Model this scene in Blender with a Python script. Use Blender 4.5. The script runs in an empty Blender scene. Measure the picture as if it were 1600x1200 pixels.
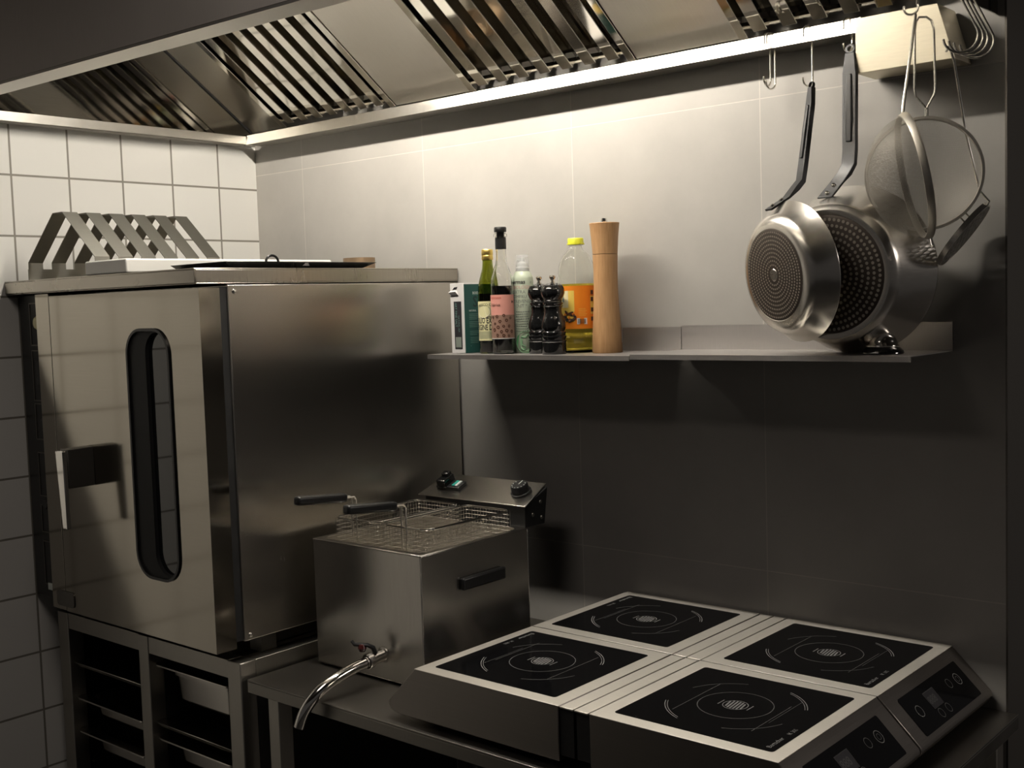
import bpy, bmesh, math, random
from mathutils import Vector, Matrix
random.seed(7)
C = bpy.context.scene.collection
Z0 = 1.63                      # eye height; all z below are measured from the eye, floor at -Z0
PI = math.pi
V = Vector

# ------------------------------------------------------------------ materials
def nt(name):
    m = bpy.data.materials.new(name); m.use_nodes = True
    n = m.node_tree; return m, n, n.nodes['Principled BSDF']
def node(n, t, **k):
    x = n.nodes.new(t)
    for a, b in k.items(): setattr(x, a, b)
    return x
def simple(name, col, rough=.5, metal=0., trans=0., ior=1.45, spec=.5, coat=0., emit=None, estr=0.):
    m, n, b = nt(name)
    b.inputs['Base Color'].default_value = (*col, 1); b.inputs['Roughness'].default_value = rough
    b.inputs['Metallic'].default_value = metal; b.inputs['Transmission Weight'].default_value = trans
    b.inputs['IOR'].default_value = ior; b.inputs['Specular IOR Level'].default_value = spec
    b.inputs['Coat Weight'].default_value = coat
    if emit:
        b.inputs['Emission Color'].default_value = (*emit, 1); b.inputs['Emission Strength'].default_value = estr
    return m
def brushed(name, col, rough, stretch=(3, 3, 160), var=.08, bump=.02, smudge=.06, wav=0., smear=None, aniso=.8):
    m, n, b = nt(name); L = n.links
    if smear:                                   # brushed grain: reflections smear along this axis
        tv = node(n, 'ShaderNodeCombineXYZ')
        for i in range(3): tv.inputs[i].default_value = smear[i]
        L.new(tv.outputs[0], b.inputs['Tangent']); b.inputs['Anisotropic'].default_value = aniso
    b.inputs['Metallic'].default_value = 1
    geo = node(n, 'ShaderNodeNewGeometry'); mp = node(n, 'ShaderNodeMapping')
    mp.inputs['Scale'].default_value = stretch
    L.new(geo.outputs['Position'], mp.inputs['Vector'])
    nz = node(n, 'ShaderNodeTexNoise'); nz.inputs['Scale'].default_value = 6; nz.inputs['Detail'].default_value = 3
    L.new(mp.outputs['Vector'], nz.inputs['Vector'])
    n2 = node(n, 'ShaderNodeTexNoise'); n2.inputs['Scale'].default_value = 7; n2.inputs['Detail'].default_value = 4
    L.new(geo.outputs['Position'], n2.inputs['Vector'])
    a = node(n, 'ShaderNodeMath', operation='MULTIPLY_ADD'); a.inputs[1].default_value = var; a.inputs[2].default_value = rough - var/2 - smudge/2
    L.new(nz.outputs['Fac'], a.inputs[0])
    a2 = node(n, 'ShaderNodeMath', operation='MULTIPLY_ADD'); a2.inputs[1].default_value = smudge
    L.new(n2.outputs['Fac'], a2.inputs[0]); L.new(a.outputs[0], a2.inputs[2]); L.new(a2.outputs[0], b.inputs['Roughness'])
    mx = node(n, 'ShaderNodeMix', data_type='RGBA')
    mx.inputs['A'].default_value = (*[c*.9 for c in col], 1); mx.inputs['B'].default_value = (*[min(1, c*1.07) for c in col], 1)
    L.new(nz.outputs['Fac'], mx.inputs['Factor']); L.new(mx.outputs['Result'], b.inputs['Base Color'])
    h = nz.outputs['Fac']
    bp = node(n, 'ShaderNodeBump'); bp.inputs['Strength'].default_value = bump; bp.inputs['Distance'].default_value = .001
    L.new(h, bp.inputs['Height']); last = bp
    if wav:
        n3 = node(n, 'ShaderNodeTexNoise'); n3.inputs['Scale'].default_value = 5; n3.inputs['Detail'].default_value = 1
        L.new(geo.outputs['Position'], n3.inputs['Vector'])
        b3 = node(n, 'ShaderNodeBump'); b3.inputs['Strength'].default_value = wav; b3.inputs['Distance'].default_value = .02
        L.new(n3.outputs['Fac'], b3.inputs['Height']); L.new(bp.outputs[0], b3.inputs['Normal']); last = b3
    L.new(last.outputs[0], b.inputs['Normal'])
    return m
def tiles(name, ax, a0, w, z0, h, joint, c1, c2, cj, rough, mott=0., jr=.8, bump=.5):
    """tiled wall: ax = world axis along the wall, a0/z0 = a joint, w/h = tile size"""
    m, n, b = nt(name); L = n.links
    geo = node(n, 'ShaderNodeNewGeometry'); sp = node(n, 'ShaderNodeSeparateXYZ'); L.new(geo.outputs['Position'], sp.inputs[0])
    s1 = node(n, 'ShaderNodeMath', operation='SUBTRACT'); s1.inputs[1].default_value = a0 - 40*w; L.new(sp.outputs[ax], s1.inputs[0])
    s2 = node(n, 'ShaderNodeMath', operation='SUBTRACT'); s2.inputs[1].default_value = z0 + Z0 - 40*h; L.new(sp.outputs['Z'], s2.inputs[0])
    cb = node(n, 'ShaderNodeCombineXYZ'); L.new(s1.outputs[0], cb.inputs[0]); L.new(s2.outputs[0], cb.inputs[1])
    br = node(n, 'ShaderNodeTexBrick', offset=0., squash=1.)
    br.inputs['Scale'].default_value = 1; br.inputs['Mortar Size'].default_value = joint; br.inputs['Mortar Smooth'].default_value = .2
    br.inputs['Brick Width'].default_value = w; br.inputs['Row Height'].default_value = h
    br.inputs['Color1'].default_value = (*c1, 1); br.inputs['Color2'].default_value = (*c2, 1); br.inputs['Mortar'].default_value = (*cj, 1)
    L.new(cb.outputs[0], br.inputs['Vector'])
    col = br.outputs['Color']
    if mott:
        nz = node(n, 'ShaderNodeTexNoise'); nz.inputs['Scale'].default_value = 3.2; nz.inputs['Detail'].default_value = 7; nz.inputs['Roughness'].default_value = .6
        L.new(geo.outputs['Position'], nz.inputs['Vector'])
        rp = node(n, 'ShaderNodeMapRange'); rp.inputs['From Min'].default_value = .3; rp.inputs['From Max'].default_value = .7
        rp.inputs['To Min'].default_value = 1 - mott; rp.inputs['To Max'].default_value = 1 + mott; L.new(nz.outputs['Fac'], rp.inputs['Value'])
        vm = node(n, 'ShaderNodeVectorMath', operation='SCALE'); L.new(col, vm.inputs[0]); L.new(rp.outputs[0], vm.inputs['Scale']); col = vm.outputs[0]
    L.new(col, b.inputs['Base Color'])
    r = node(n, 'ShaderNodeMix'); r.inputs['A'].default_value = rough; r.inputs['B'].default_value = jr
    L.new(br.outputs['Fac'], r.inputs['Factor']); L.new(r.outputs['Result'], b.inputs['Roughness'])
    iv = node(n, 'ShaderNodeMath', operation='SUBTRACT'); iv.inputs[0].default_value = 1; L.new(br.outputs['Fac'], iv.inputs[1])
    bp = node(n, 'ShaderNodeBump'); bp.inputs['Strength'].default_value = bump; bp.inputs['Distance'].default_value = .0015
    L.new(iv.outputs[0], bp.inputs['Height']); L.new(bp.outputs[0], b.inputs['Normal'])
    return m
def wood(name):
    m, n, b = nt(name); L = n.links
    tc = node(n, 'ShaderNodeTexCoord'); mp = node(n, 'ShaderNodeMapping'); mp.inputs['Scale'].default_value = (60, 60, 5)
    L.new(tc.outputs['Object'], mp.inputs[0]); nz = node(n, 'ShaderNodeTexNoise'); nz.inputs['Scale'].default_value = 4; nz.inputs['Detail'].default_value = 5
    L.new(mp.outputs[0], nz.inputs['Vector']); cr = node(n, 'ShaderNodeValToRGB')
    cr.color_ramp.elements[0].position = .3; cr.color_ramp.elements[0].color = (.50, .27, .115, 1)
    cr.color_ramp.elements[1].position = .75; cr.color_ramp.elements[1].color = (.62, .36, .17, 1)
    L.new(nz.outputs['Fac'], cr.inputs[0]); L.new(cr.outputs[0], b.inputs['Base Color']); b.inputs['Roughness'].default_value = .5
    return m
def sieve_mesh(name):
    """woven wire: fine grid of holes in the mesh's own uv"""
    m, n, b = nt(name); L = n.links
    b.inputs['Base Color'].default_value = (.36, .33, .28, 1); b.inputs['Metallic'].default_value = .35; b.inputs['Roughness'].default_value = .6
    tc = node(n, 'ShaderNodeTexCoord'); sx = node(n, 'ShaderNodeSeparateXYZ'); L.new(tc.outputs['UV'], sx.inputs[0])
    outs = []
    for i in (0, 1):
        mu = node(n, 'ShaderNodeMath', operation='FRACT'); L.new(sx.outputs[i], mu.inputs[0])
        gt = node(n, 'ShaderNodeMath', operation='LESS_THAN'); gt.inputs[1].default_value = .20; L.new(mu.outputs[0], gt.inputs[0]); outs.append(gt)
    mx = node(n, 'ShaderNodeMath', operation='MAXIMUM'); L.new(outs[0].outputs[0], mx.inputs[0]); L.new(outs[1].outputs[0], mx.inputs[1])
    L.new(mx.outputs[0], b.inputs['Alpha'])
    return m

M = {}
M['steel'] = brushed('stainless_brushed', (.60, .575, .53), .26, (40, 40, 3), var=.015, bump=0., smudge=.05, smear=(.11, .14, 1), aniso=.6)
M['steel_y'] = brushed('stainless_brushed_long', (.58, .55, .50), .26, (2, 90, 2), var=.015, bump=0., smudge=.05, smear=(.11, 1, .14), aniso=.7)
M['steel_shaded'] = brushed('hob_steel_shaded', (.32, .295, .27), .32, (2, 2, 200))  # darker copy of the hob steel, shade put into the side colour
M['steel_plate'] = brushed('oven_top_steel', (.42, .39, .34), .28, (2, 90, 2), var=.02, bump=0.)
M['steel_table'] = brushed('stainless_table', (.27, .255, .23), .33, (160, 3, 3), smudge=.1)
M['steel_top'] = brushed('stainless_satin', (.76, .725, .66), .46, (4, 160, 4), bump=.004, smear=(.11, 1, .14), aniso=.5)
M['steel_shelf'] = brushed('stainless_shelf', (.46, .44, .425), .46, (160, 4, 4))
M['steel_front'] = brushed('hood_front_steel', (.60, .56, .52), .55, (160, 4, 4))
M['steel_door'] = brushed('stainless_door', (.42, .39, .335), .12, (1.5, 1.5, 260), var=.03, bump=.003, smudge=.04, wav=.012)
M['steel_hood'] = brushed('stainless_hood_satin', (.56, .535, .49), .38, (160, 4, 4), smudge=.1)
M['steel_lip'] = brushed('stainless_channel', (.72, .69, .635), .30, (160, 4, 4), smudge=.06)
M['blank_shaded'] = brushed('stainless_blank_shaded', (.46, .44, .40), .24, (160, 4, 4))  # left blank panel, its dark reflection put into the steel colour
M['rim_steel'] = simple('sieve_rim_steel', (.72, .68, .61), .42, 1)
M['mirror'] = brushed('stainless_polished', (.74, .71, .65), .07, (3, 3, 60), var=.02, bump=.005, smudge=.02, wav=.12)
M['mirror_shaded'] = brushed('stainless_polished_shaded', (.30, .285, .255), .10, (3, 3, 60), var=.02, bump=.005, smudge=.02, wav=.1)  # rear baffles darkened in colour to deepen the shade of the gaps
M['side_mirror'] = brushed('stainless_side', (.50, .48, .44), .045, (3, 3, 60), var=.02, bump=.005, smudge=.04, wav=.02)
M['chrome'] = simple('chrome', (.80, .78, .74), .10, 1)
M['wire'] = simple('steel_wire', (.78, .75, .69), .27, 1)
M['pan_alu'] = brushed('pan_turned_metal', (.74, .71, .66), .25, (8, 8, 120), var=.06, bump=.004, smudge=.03)
M['rack_steel'] = brushed('rack_steel', (.27, .26, .23), .40, (4, 4, 120))
M['dark_steel'] = simple('dark_steel', (.16, .15, .135), .45, .9)
M['stand_steel'] = brushed('stand_steel', (.42, .40, .36), .38, (90, 90, 4))
M['black_iron'] = simple('black_iron', (.013, .013, .0145), .40, .1)
M['black'] = simple('black_plastic', (.012, .012, .012), .35)
M['stand_shade'] = simple('stand_shade_dark', (.03, .029, .027), .5, .3)  # dark colour standing in for the shade inside the stand
M['matte_black'] = simple('matte_black', (.010, .010, .010), .7)
M['gloss_black'] = simple('black_lacquer', (.008, .008, .008), .10, coat=.6)
M['glass_black'] = simple('hob_glass', (.004, .004, .0045), .10, spec=.3)
M['window'] = simple('oven_window_glass', (.012, .013, .013), .04, spec=.8)
M['mark'] = simple('hob_print', (.17, .17, .165), .5)
M['mark_dim'] = simple('hob_print_dim', (.07, .07, .068), .5)
M['white_plastic'] = simple('white_polyethylene', (.82, .80, .74), .45)
M['card_white'] = simple('white_card', (.74, .71, .68), .55)
M['card_green'] = simple('green_card', (.012, .085, .072), .45)
M['ink_black'] = simple('ink_black', (.018, .017, .02), .5)
M['ink_white'] = simple('ink_white', (.62, .66, .62), .5)
M['ink_pale'] = simple('ink_pale_green', (.16, .30, .26), .5)
M['ink_darkgreen'] = simple('ink_dark_green', (.006, .03, .028), .5)
M['label_cream'] = simple('label_cream', (.80, .75, .42), .55)
M['label_cream_light'] = simple('label_cream_light', (.84, .80, .55), .55)
M['label_pink'] = simple('label_pink', (.80, .36, .29), .5)
M['label_brown'] = simple('label_brown', (.34, .20, .145), .5)
M['ink_brown'] = simple('ink_brown', (.09, .035, .02), .5)
M['ink_red'] = simple('ink_red', (.60, .10, .07), .5)
M['can_green'] = simple('can_pale_green', (.64, .70, .54), .35)
M['can_band'] = simple('can_mint', (.36, .58, .34), .35)
M['ink_grey'] = simple('ink_grey', (.22, .25, .21), .5)
M['ink_pink'] = simple('ink_pink', (.72, .38, .33), .5)
M['ink_green'] = simple('ink_green', (.13, .36, .16), .5)
M['clear_cap'] = simple('clear_cap', (.92, .92, .90), .12); M['clear_cap'].node_tree.nodes['Principled BSDF'].inputs['Alpha'].default_value = .25
M['white'] = simple('white_plastic_cap', (.80, .80, .77), .4)
M['gold'] = simple('gold_cap', (.85, .62, .18), .28, .9)
M['glass_clear'] = simple('clear_glass', (.97, .97, .95), .01, trans=1, ior=1.45)
M['glass_green'] = simple('olive_green_glass', (.46, .50, .13), .02, trans=1, ior=1.45)
M['plastic_clear'] = simple('clear_pet', (.97, .97, .94), .06, trans=1, ior=1.25)
M['liquid_dark'] = simple('dark_liquid', (.010, .007, .006), .08)
M['liquid_oil'] = simple('golden_oil', (.93, .73, .10), .02, trans=1, ior=1.30)
M['cap_yellow'] = simple('yellow_cap', (.72, .72, .05), .4)
M['label_orange'] = simple('label_orange', (.90, .26, .018), .45)
M['label_yellow'] = simple('label_yellow', (.90, .62, .12), .45)
M['label_pale'] = simple('label_pale', (.88, .76, .45), .45)
M['wood'] = wood('beech_wood')
M['rust'] = simple('rusty_tin', (.30, .21, .13), .5, .7)
M['tray_black'] = simple('black_enamel', (.010, .011, .012), .25)
M['red_ball'] = simple('dark_red_knob', (.06, .012, .011), .2)
M['teal'] = simple('teal_switch', (.03, .30, .24), .35)
M['knob_cream'] = simple('cream_knob', (.42, .38, .22), .5)
M['cup_steel'] = brushed('grease_cup_steel', (.74, .68, .54), .42, (5, 5, 60), smudge=.1)
M['pan_disc'] = simple('pan_base_dark', (.055, .042, .034), .42, .4)
M['pan_dot'] = simple('pan_base_dot', (.40, .36, .30), .4, .7)
M['sieve'] = sieve_mesh('sieve_mesh')
M['tube'] = simple('lamp_tube_lit', (1, 1, 1), .5, emit=(1., .935, .835), estr=208.)
M['plaster'] = simple('plaster', (.10, .095, .088), .8)
M['floor'] = simple('floor_resin', (.030, .028, .026), .5)
M['tile_white'] = tiles('white_tiles', 'Y', 1.3915, .1517, .3504, .1492, .0029, (.82, .80, .745), (.79, .765, .71), (.26, .24, .20), .16, jr=.7, bump=.4)
M['tile_side'] = tiles('white_tiles_side', 'Y', 2.13, .1517, .385, .1492, .0026, (.80, .76, .69), (.77, .73, .66), (.16, .15, .125), .25, jr=.7, bump=.4)
M['tile_grey'] = tiles('grey_tiles', 'X', -1.1542, .4782, .3915, .963, .0011, (.47, .445, .405), (.45, .427, .388), (.62, .58, .52), .42, mott=.10, bump=.25)

# ------------------------------------------------------------------ geometry helpers
ORG = {}
class MB:
    def __init__(s): s.v, s.f, s.m, s.uv = [], [], [], {}
    def add(s, vs, fs, mi=0):
        o = len(s.v); s.v += [V(p) for p in vs]; s.f += [tuple(i+o for i in f) for f in fs]; s.m += [mi]*len(fs)
    def box(s, x0, x1, y0, y1, z0, z1, mi=0):
        s.add([(x, y, z) for z in (z0, z1) for y in (y0, y1) for x in (x0, x1)],
              [(0, 2, 3, 1), (4, 5, 7, 6), (0, 1, 5, 4), (2, 6, 7, 3), (0, 4, 6, 2), (1, 3, 7, 5)], mi)
    def hexa(s, b, t, mi=0):
        """solid from four bottom and four top corners, same order"""
        s.add(list(b)+list(t), [(3, 2, 1, 0), (4, 5, 6, 7)] + [(i, (i+1) % 4, 4+(i+1) % 4, 4+i) for i in range(4)], mi)
    def obox(s, c, e, u, v, w, mi=0):
        """oriented box: centre c, half sizes e along unit axes u v w"""
        c, u, v, w = V(c), V(u), V(v), V(w)
        q = lambda a, b, d: c + u*e[0]*a + v*e[1]*b + w*e[2]*d
        s.hexa([q(-1, -1, -1), q(1, -1, -1), q(1, 1, -1), q(-1, 1, -1)], [q(-1, -1, 1), q(1, -1, 1), q(1, 1, 1), q(-1, 1, 1)], mi)
    def prism(s, poly, fr, d, mi=0):
        """2d polygon in frame (o, a, b, n) pushed d along n"""
        o, a, b, n = [V(q) for q in fr]; k = len(poly)
        vs = [o+a*p[0]+b*p[1] for p in poly]; vs += [p+n*d for p in vs]
        s.add(vs, [tuple(range(k))[::-1], tuple(range(k, 2*k))] + [(i, (i+1) % k, k+(i+1) % k, k+i) for i in range(k)], mi)
    def holed(s, outer, holes, fr, d, mi=0):
        o, a, b, n = [V(q) for q in fr]
        bm = bmesh.new(); es = []
        for lp in [outer]+holes:
            vv = [bm.verts.new((p[0], p[1], 0)) for p in lp]
            es += [bm.edges.new((vv[i], vv[(i+1) % len(vv)])) for i in range(len(vv))]
        bmesh.ops.triangle_fill(bm, use_beauty=True, use_dissolve=False, edges=es)
        bm.verts.index_update(); P = [(q.co.x, q.co.y) for q in bm.verts]; F = [tuple(q.index for q in f.verts) for f in bm.faces]; bm.free()
        k = len(P); vs = [o+a*p[0]+b*p[1] for p in P]; vs += [p+n*d for p in vs]
        fs = list(F) + [tuple(i+k for i in f) for f in F]; st = 0
        for lp in [outer]+holes:
            m = len(lp); fs += [(st+i, st+(i+1) % m, k+st+(i+1) % m, k+st+i) for i in range(m)]; st += m
        s.add(vs, fs, mi)
    def tube(s, path, r, n=8, closed=False, mi=0, caps=True):
        P = [V(p) for p in path]; k = len(P); R = r if isinstance(r, (list, tuple)) else [r]*k
        T = []
        for i in range(k):
            a = P[(i-1) % k] if (closed or i > 0) else P[i]; b = P[(i+1) % k] if (closed or i < k-1) else P[i]
            t = (b-a); T.append(t.normalized() if t.length > 1e-9 else V((0, 0, 1)))
        e = T[0].cross(V((0, 0, 1)));
        if e.length < 1e-3: e = T[0].cross(V((1, 0, 0)))
        e.normalize(); vs = []
        for i in range(k):
            e = (e - T[i]*e.dot(T[i])).normalized(); g = T[i].cross(e)
            vs += [P[i] + (e*math.cos(2*PI*j/n) + g*math.sin(2*PI*j/n))*R[i] for j in range(n)]
        fs = [(i*n+j, i*n+(j+1) % n, ((i+1) % k)*n+(j+1) % n, ((i+1) % k)*n+j) for i in range(k if closed else k-1) for j in range(n)]
        if caps and not closed: fs += [tuple(range(n))[::-1], tuple((k-1)*n+j for j in range(n))]
        s.add(vs, fs, mi)
    def lathe(s, prof, c, axis=(0, 0, 1), n=40, mi=0, a0=0., a1=2*PI, ref=None):
        """profile (r, h) turned about axis through c; a0..a1 for a partial turn from ref"""
        c, w = V(c), V(axis).normalized()
        e = V(ref) if ref is not None else (w.cross(V((0, 0, 1))) if abs(w.z) < .9 else V((1, 0, 0)))
        e = (e - w*e.dot(w)).normalized(); g = w.cross(e)
        full = abs(a1-a0) > 2*PI-1e-6; m = n if full else n+1; vs = []; ring = []
        for r, h in prof:
            if r < 1e-7: ring.append((len(vs), 1)); vs.append(c+w*h)
            else:
                ring.append((len(vs), m))
                vs += [c + w*h + (e*math.cos(a0+(a1-a0)*j/n) + g*math.sin(a0+(a1-a0)*j/n))*r for j in range(m)]
        fs = []
        for (o1, k1), (o2, k2) in zip(ring, ring[1:]):
            for j in range(n):
                j2 = (j+1) % m
                if k1 == 1 and k2 == 1: continue
                if k1 == 1: fs.append((o1, o2+j2, o2+j))
                elif k2 == 1: fs.append((o1+j, o1+j2, o2))
                else: fs.append((o1+j, o1+j2, o2+j2, o2+j))
        s.add(vs, fs, mi)
    def sweep(s, path, wdir, wid, thk, mi=0):
        """flat bar along path, width along wdir (wid per point), thickness thk in the other direction"""
        P = [V(p) for p in path]; k = len(P); w = V(wdir).normalized(); vs = []
        for i in range(k):
            t = (P[min(i+1, k-1)] - P[max(i-1, 0)]).normalized(); nn = t.cross(w).normalized(); W = wid[i]/2; h = (thk[i] if isinstance(thk, (list, tuple)) else thk)/2
            vs += [P[i]-w*W-nn*h, P[i]+w*W-nn*h, P[i]+w*W+nn*h, P[i]-w*W+nn*h]
        fs = [(i*4+j, i*4+(j+1) % 4, i*4+4+(j+1) % 4, i*4+4+j) for i in range(k-1) for j in range(4)] + [(3, 2, 1, 0), tuple(4*k-4+j for j in range(4))]
        s.add(vs, fs, mi)
    def text(s, body, size, fn, mi=0, bold=0.):
        """lettering mapped by fn(u, v) -> point"""
        P, F = glyphs(body, size, bold); s.add([fn(*p) for p in P], F, mi)
    def build(s, name, mats, parent=None, bev=0., smooth=35, origin=None, seg=2, recalc=True):
        if not isinstance(mats, (list, tuple)): mats = [mats]
        if parent is not None: o = ORG[parent.name]
        elif origin is not None: o = V(origin)
        else:
            xs, ys, zs = zip(*[tuple(p) for p in s.v]); o = V(((min(xs)+max(xs))/2, (min(ys)+max(ys))/2, min(zs)))
        me = bpy.data.meshes.new(name); me.from_pydata([tuple(p-o) for p in s.v], [], s.f)
        for m in mats: me.materials.append(M[m])
        me.polygons.foreach_set('material_index', s.m)
        if recalc:
            bm = bmesh.new(); bm.from_mesh(me); bmesh.ops.recalc_face_normals(bm, faces=bm.faces); bm.to_mesh(me); bm.free()
        if smooth:
            me.polygons.foreach_set('use_smooth', [True]*len(me.polygons)); me.set_sharp_from_angle(angle=math.radians(smooth))
        ob = bpy.data.objects.new(name, me); C.objects.link(ob); ORG[ob.name] = o
        if parent is not None: ob.parent = parent
        else: ob.location = o + V((0, 0, Z0))
        if bev:
            b = ob.modifiers.new('bevel', 'BEVEL'); b.width = bev; b.segments = seg; b.limit_method = 'ANGLE'; b.angle_limit = math.radians(40)
        return ob
_gl = {}
def glyphs(body, size, bold=0.):
    key = (body, bold)
    if key not in _gl:
        cu = bpy.data.curves.new('t', 'FONT'); cu.body = body; cu.size = 1; cu.fill_mode = 'FRONT'; cu.resolution_u = 2; cu.offset = bold
        ob = bpy.data.objects.new('t', cu); C.objects.link(ob); bpy.context.view_layer.update()
        me = bpy.data.meshes.new_from_object(ob.evaluated_get(bpy.context.evaluated_depsgraph_get()))
        _gl[key] = ([(q.co.x, q.co.y) for q in me.vertices], [tuple(f.vertices) for f in me.polygons])
        bpy.data.objects.remove(ob); bpy.data.curves.remove(cu); bpy.data.meshes.remove(me)
    P, F = _gl[key]; return [(x*size, y*size) for x, y in P], F
def tag(o, label=None, cat=None, group=None, kind=None):
    if label: o['label'] = label
    if cat: o['category'] = cat
    if group: o['group'] = group
    if kind: o['kind'] = kind
    return o
def thing(name, loc, label, cat, group=None):
    o = bpy.data.objects.new(name, None); C.objects.link(o); o.empty_display_size = .05
    ORG[o.name] = V(loc); o.location = V(loc) + V((0, 0, Z0)); return tag(o, label, cat, group)
def copy_tree(root, loc, rz=0., label=None):
    def cp(o, par):
        c = o.copy(); C.objects.link(c); c.parent = par
        for ch in list(o.children): cp(ch, c)
        return c
    r = cp(root, None); r.location = V(loc) + V((0, 0, Z0)); r.rotation_euler = (0, 0, rz)
    if label: r['label'] = label
    return r
def rrect(x0, x1, y0, y1, r, k=6):
    out = []
    for cx, cy, a in ((x1-r, y0+r, -90), (x1-r, y1-r, 0), (x0+r, y1-r, 90), (x0+r, y0+r, 180)):
        out += [(cx+r*math.cos(math.radians(a+90*i/k)), cy+r*math.sin(math.radians(a+90*i/k))) for i in range(k+1)]
    return out
def arc(c, r, a0, a1, k, u, v):
    c, u, v = V(c), V(u), V(v)
    return [c + u*r*math.cos(math.radians(a0+(a1-a0)*i/k)) + v*r*math.sin(math.radians(a0+(a1-a0)*i/k)) for i in range(k+1)]
X, Y, Z = V((1, 0, 0)), V((0, 1, 0)), V((0, 0, 1))

# ------------------------------------------------------------------ camera
yaw, pit, rol = math.radians(40.75), math.radians(4.04), math.radians(-1.83)
fw = V((-math.sin(yaw), math.cos(yaw), 0)); rt = V((math.cos(yaw), math.sin(yaw), 0))
f2 = fw*math.cos(pit) - Z*math.sin(pit); u2 = Z*math.cos(pit) + fw*math.sin(pit)
r3 = rt*math.cos(rol) + u2*math.sin(rol); u3 = u2*math.cos(rol) - rt*math.sin(rol)
cam = bpy.data.cameras.new('camera'); cam.sensor_width = 36; cam.lens = 36*1814/1600; cam.clip_start = .02
co = bpy.data.objects.new('camera', cam); C.objects.link(co)
mw = Matrix((r3, u3, -f2)).transposed().to_4x4(); mw.translation = (0, 0, Z0); co.matrix_world = mw
bpy.context.scene.camera = co

# ------------------------------------------------------------------ the setting
XL, YB, XR = -2.80, 2.13, -.675
def struct(name, mb, mat): o = mb.build(name, mat, smooth=0); tag(o, kind='structure'); return o
b = MB(); b.box(XL-.12, XR, YB, YB+.10, -Z0, 1.0); struct('wall_back', b, 'tile_grey')
b = MB(); b.box(XL-.12, XL, -2.2, YB, -Z0, 1.0); struct('wall_left', b, 'tile_white')
b = MB(); b.box(XR-.10, XR-.0005, YB+.10, 4.6, -Z0, 1.0); struct('wall_right', b, 'tile_side')
b = MB(); b.box(XR-.003, XR+.0005, YB-.0005, YB+.101, -Z0, 1.0); struct('trim_1', b, 'dark_steel')
b = MB(); b.box(XL-.12, 3.2, -2.2, 4.6, -Z0-.1, -Z0); struct('floor', b, 'floor')
b = MB(); b.box(XL-.12, 3.2, -2.2, 4.6, 1.0, 1.08); struct('ceiling', b, 'plaster')

# ------------------------------------------------------------------ extractor hood
HX1 = -.69
pz = lambda y: .512 + .72*(2.12 - y)           # the sloped filter plane
SL = V((0, -1, .72)).normalized(); SN = V((0, -.72, -1)).normalized()   # up the slope, out of it
hood = thing('extractor_hood', ((XL+HX1)/2, 1.65, .473), 'large stainless steel extractor hood with sloped filters over the oven and hobs', 'extractor hood')
fy = lambda x: 1.128 + (x-XL)*.036
b = MB(); t = .004
b.hexa([(XL, fy(XL), .473), (HX1, fy(HX1), .473), (HX1, fy(HX1)+t, .473), (XL, fy(XL)+t, .473)],
       [(XL, fy(XL), 1.0), (HX1, fy(HX1), 1.0), (HX1, fy(HX1)+t, 1.0), (XL, fy(XL)+t, 1.0)])
b.build('front_panel', 'side_mirror', hood)
b = MB(); t = .0015
b.hexa([(XL, fy(XL)-t, .4765), (HX1, fy(HX1)-t, .4765), (HX1, fy(HX1)-.0002, .4765), (XL, fy(XL)-.0002, .4765)], [(XL, fy(XL)-t, 1.0), (HX1, fy(HX1)-t, 1.0), (HX1, fy(HX1)-.0002, 1.0), (XL, fy(XL)-.0002, 1.0)])
b.build('front_cladding', 'steel_front', hood)
b = MB(); w = .054
b.hexa([(XL, fy(XL)-.001, .471), (HX1, fy(HX1)-.001, .471), (HX1, fy(HX1)+w, .471), (XL, fy(XL)+w, .471)],
       [(XL, fy(XL)-.001, .476), (HX1, fy(HX1)-.001, .476), (HX1, fy(HX1)+w, .476), (XL, fy(XL)+w, .476)])
b.hexa([(XL, fy(XL)+w-.003, .475), (HX1, fy(HX1)+w-.003, .475), (HX1, fy(HX1)+w, .475), (XL, fy(XL)+w, .475)],
       [(XL, fy(XL)+w-.003, .498), (HX1, fy(HX1)+w-.003, .498), (HX1, fy(HX1)+w, .498), (XL, fy(XL)+w, .498)])
b.build('front_flange', 'steel_hood', hood)
CE = -.914
b = MB(); b.hexa([(XL+.036, 2.071, .473), (CE, 2.071, .473), (CE, 2.074, .473), (XL+.036, 2.074, .473)], [(XL+.036, 2.0772, .501), (CE, 2.0772, .501), (CE, 2.0797, .501), (XL+.036, 2.0797, .501)]); b.box(XL+.036, CE, 2.0725, YB, .473, .476); b.box(CE-.003, CE, 2.071, YB, .473, .501)
b.build('grease_channel', 'steel_lip', hood, bev=.0008)
b = MB(); b.box(XL+.033, XL+.036, 1.14, 2.074, .473, .498); b.box(XL, XL+.036, 1.14, 2.074, .473, .476)
b.build('side_channel', 'steel_hood', hood, bev=.0008)
b = MB(); b.box(XL, XL+.003, 1.14, YB, .476, 1.0); b.build('side_panel', 'side_mirror', hood)
b = MB(); b.box(HX1-.003, HX1, 1.21, YB, .473, 1.0); b.build('side_panel', 'side_mirror', hood)
b = MB(); b.hexa([(XL+.003, 2.128, pz(2.128)+.07), (HX1-.003, 2.128, pz(2.128)+.07), (HX1-.003, 1.48, pz(1.48)+.07), (XL+.003, 1.48, pz(1.48)+.07)],
                 [(XL+.003, 2.128, pz(2.128)+.075), (HX1-.003, 2.128, pz(2.128)+.075), (HX1-.003, 1.48, pz(1.48)+.075), (XL+.003, 1.48, pz(1.48)+.075)])
b.build('plenum_plate', 'dark_steel', hood)
b = MB(); b.box(XL+.003, HX1-.003, 1.15, 1.54, .958, .962); b.build('hood_top', 'steel_hood', hood)
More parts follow.
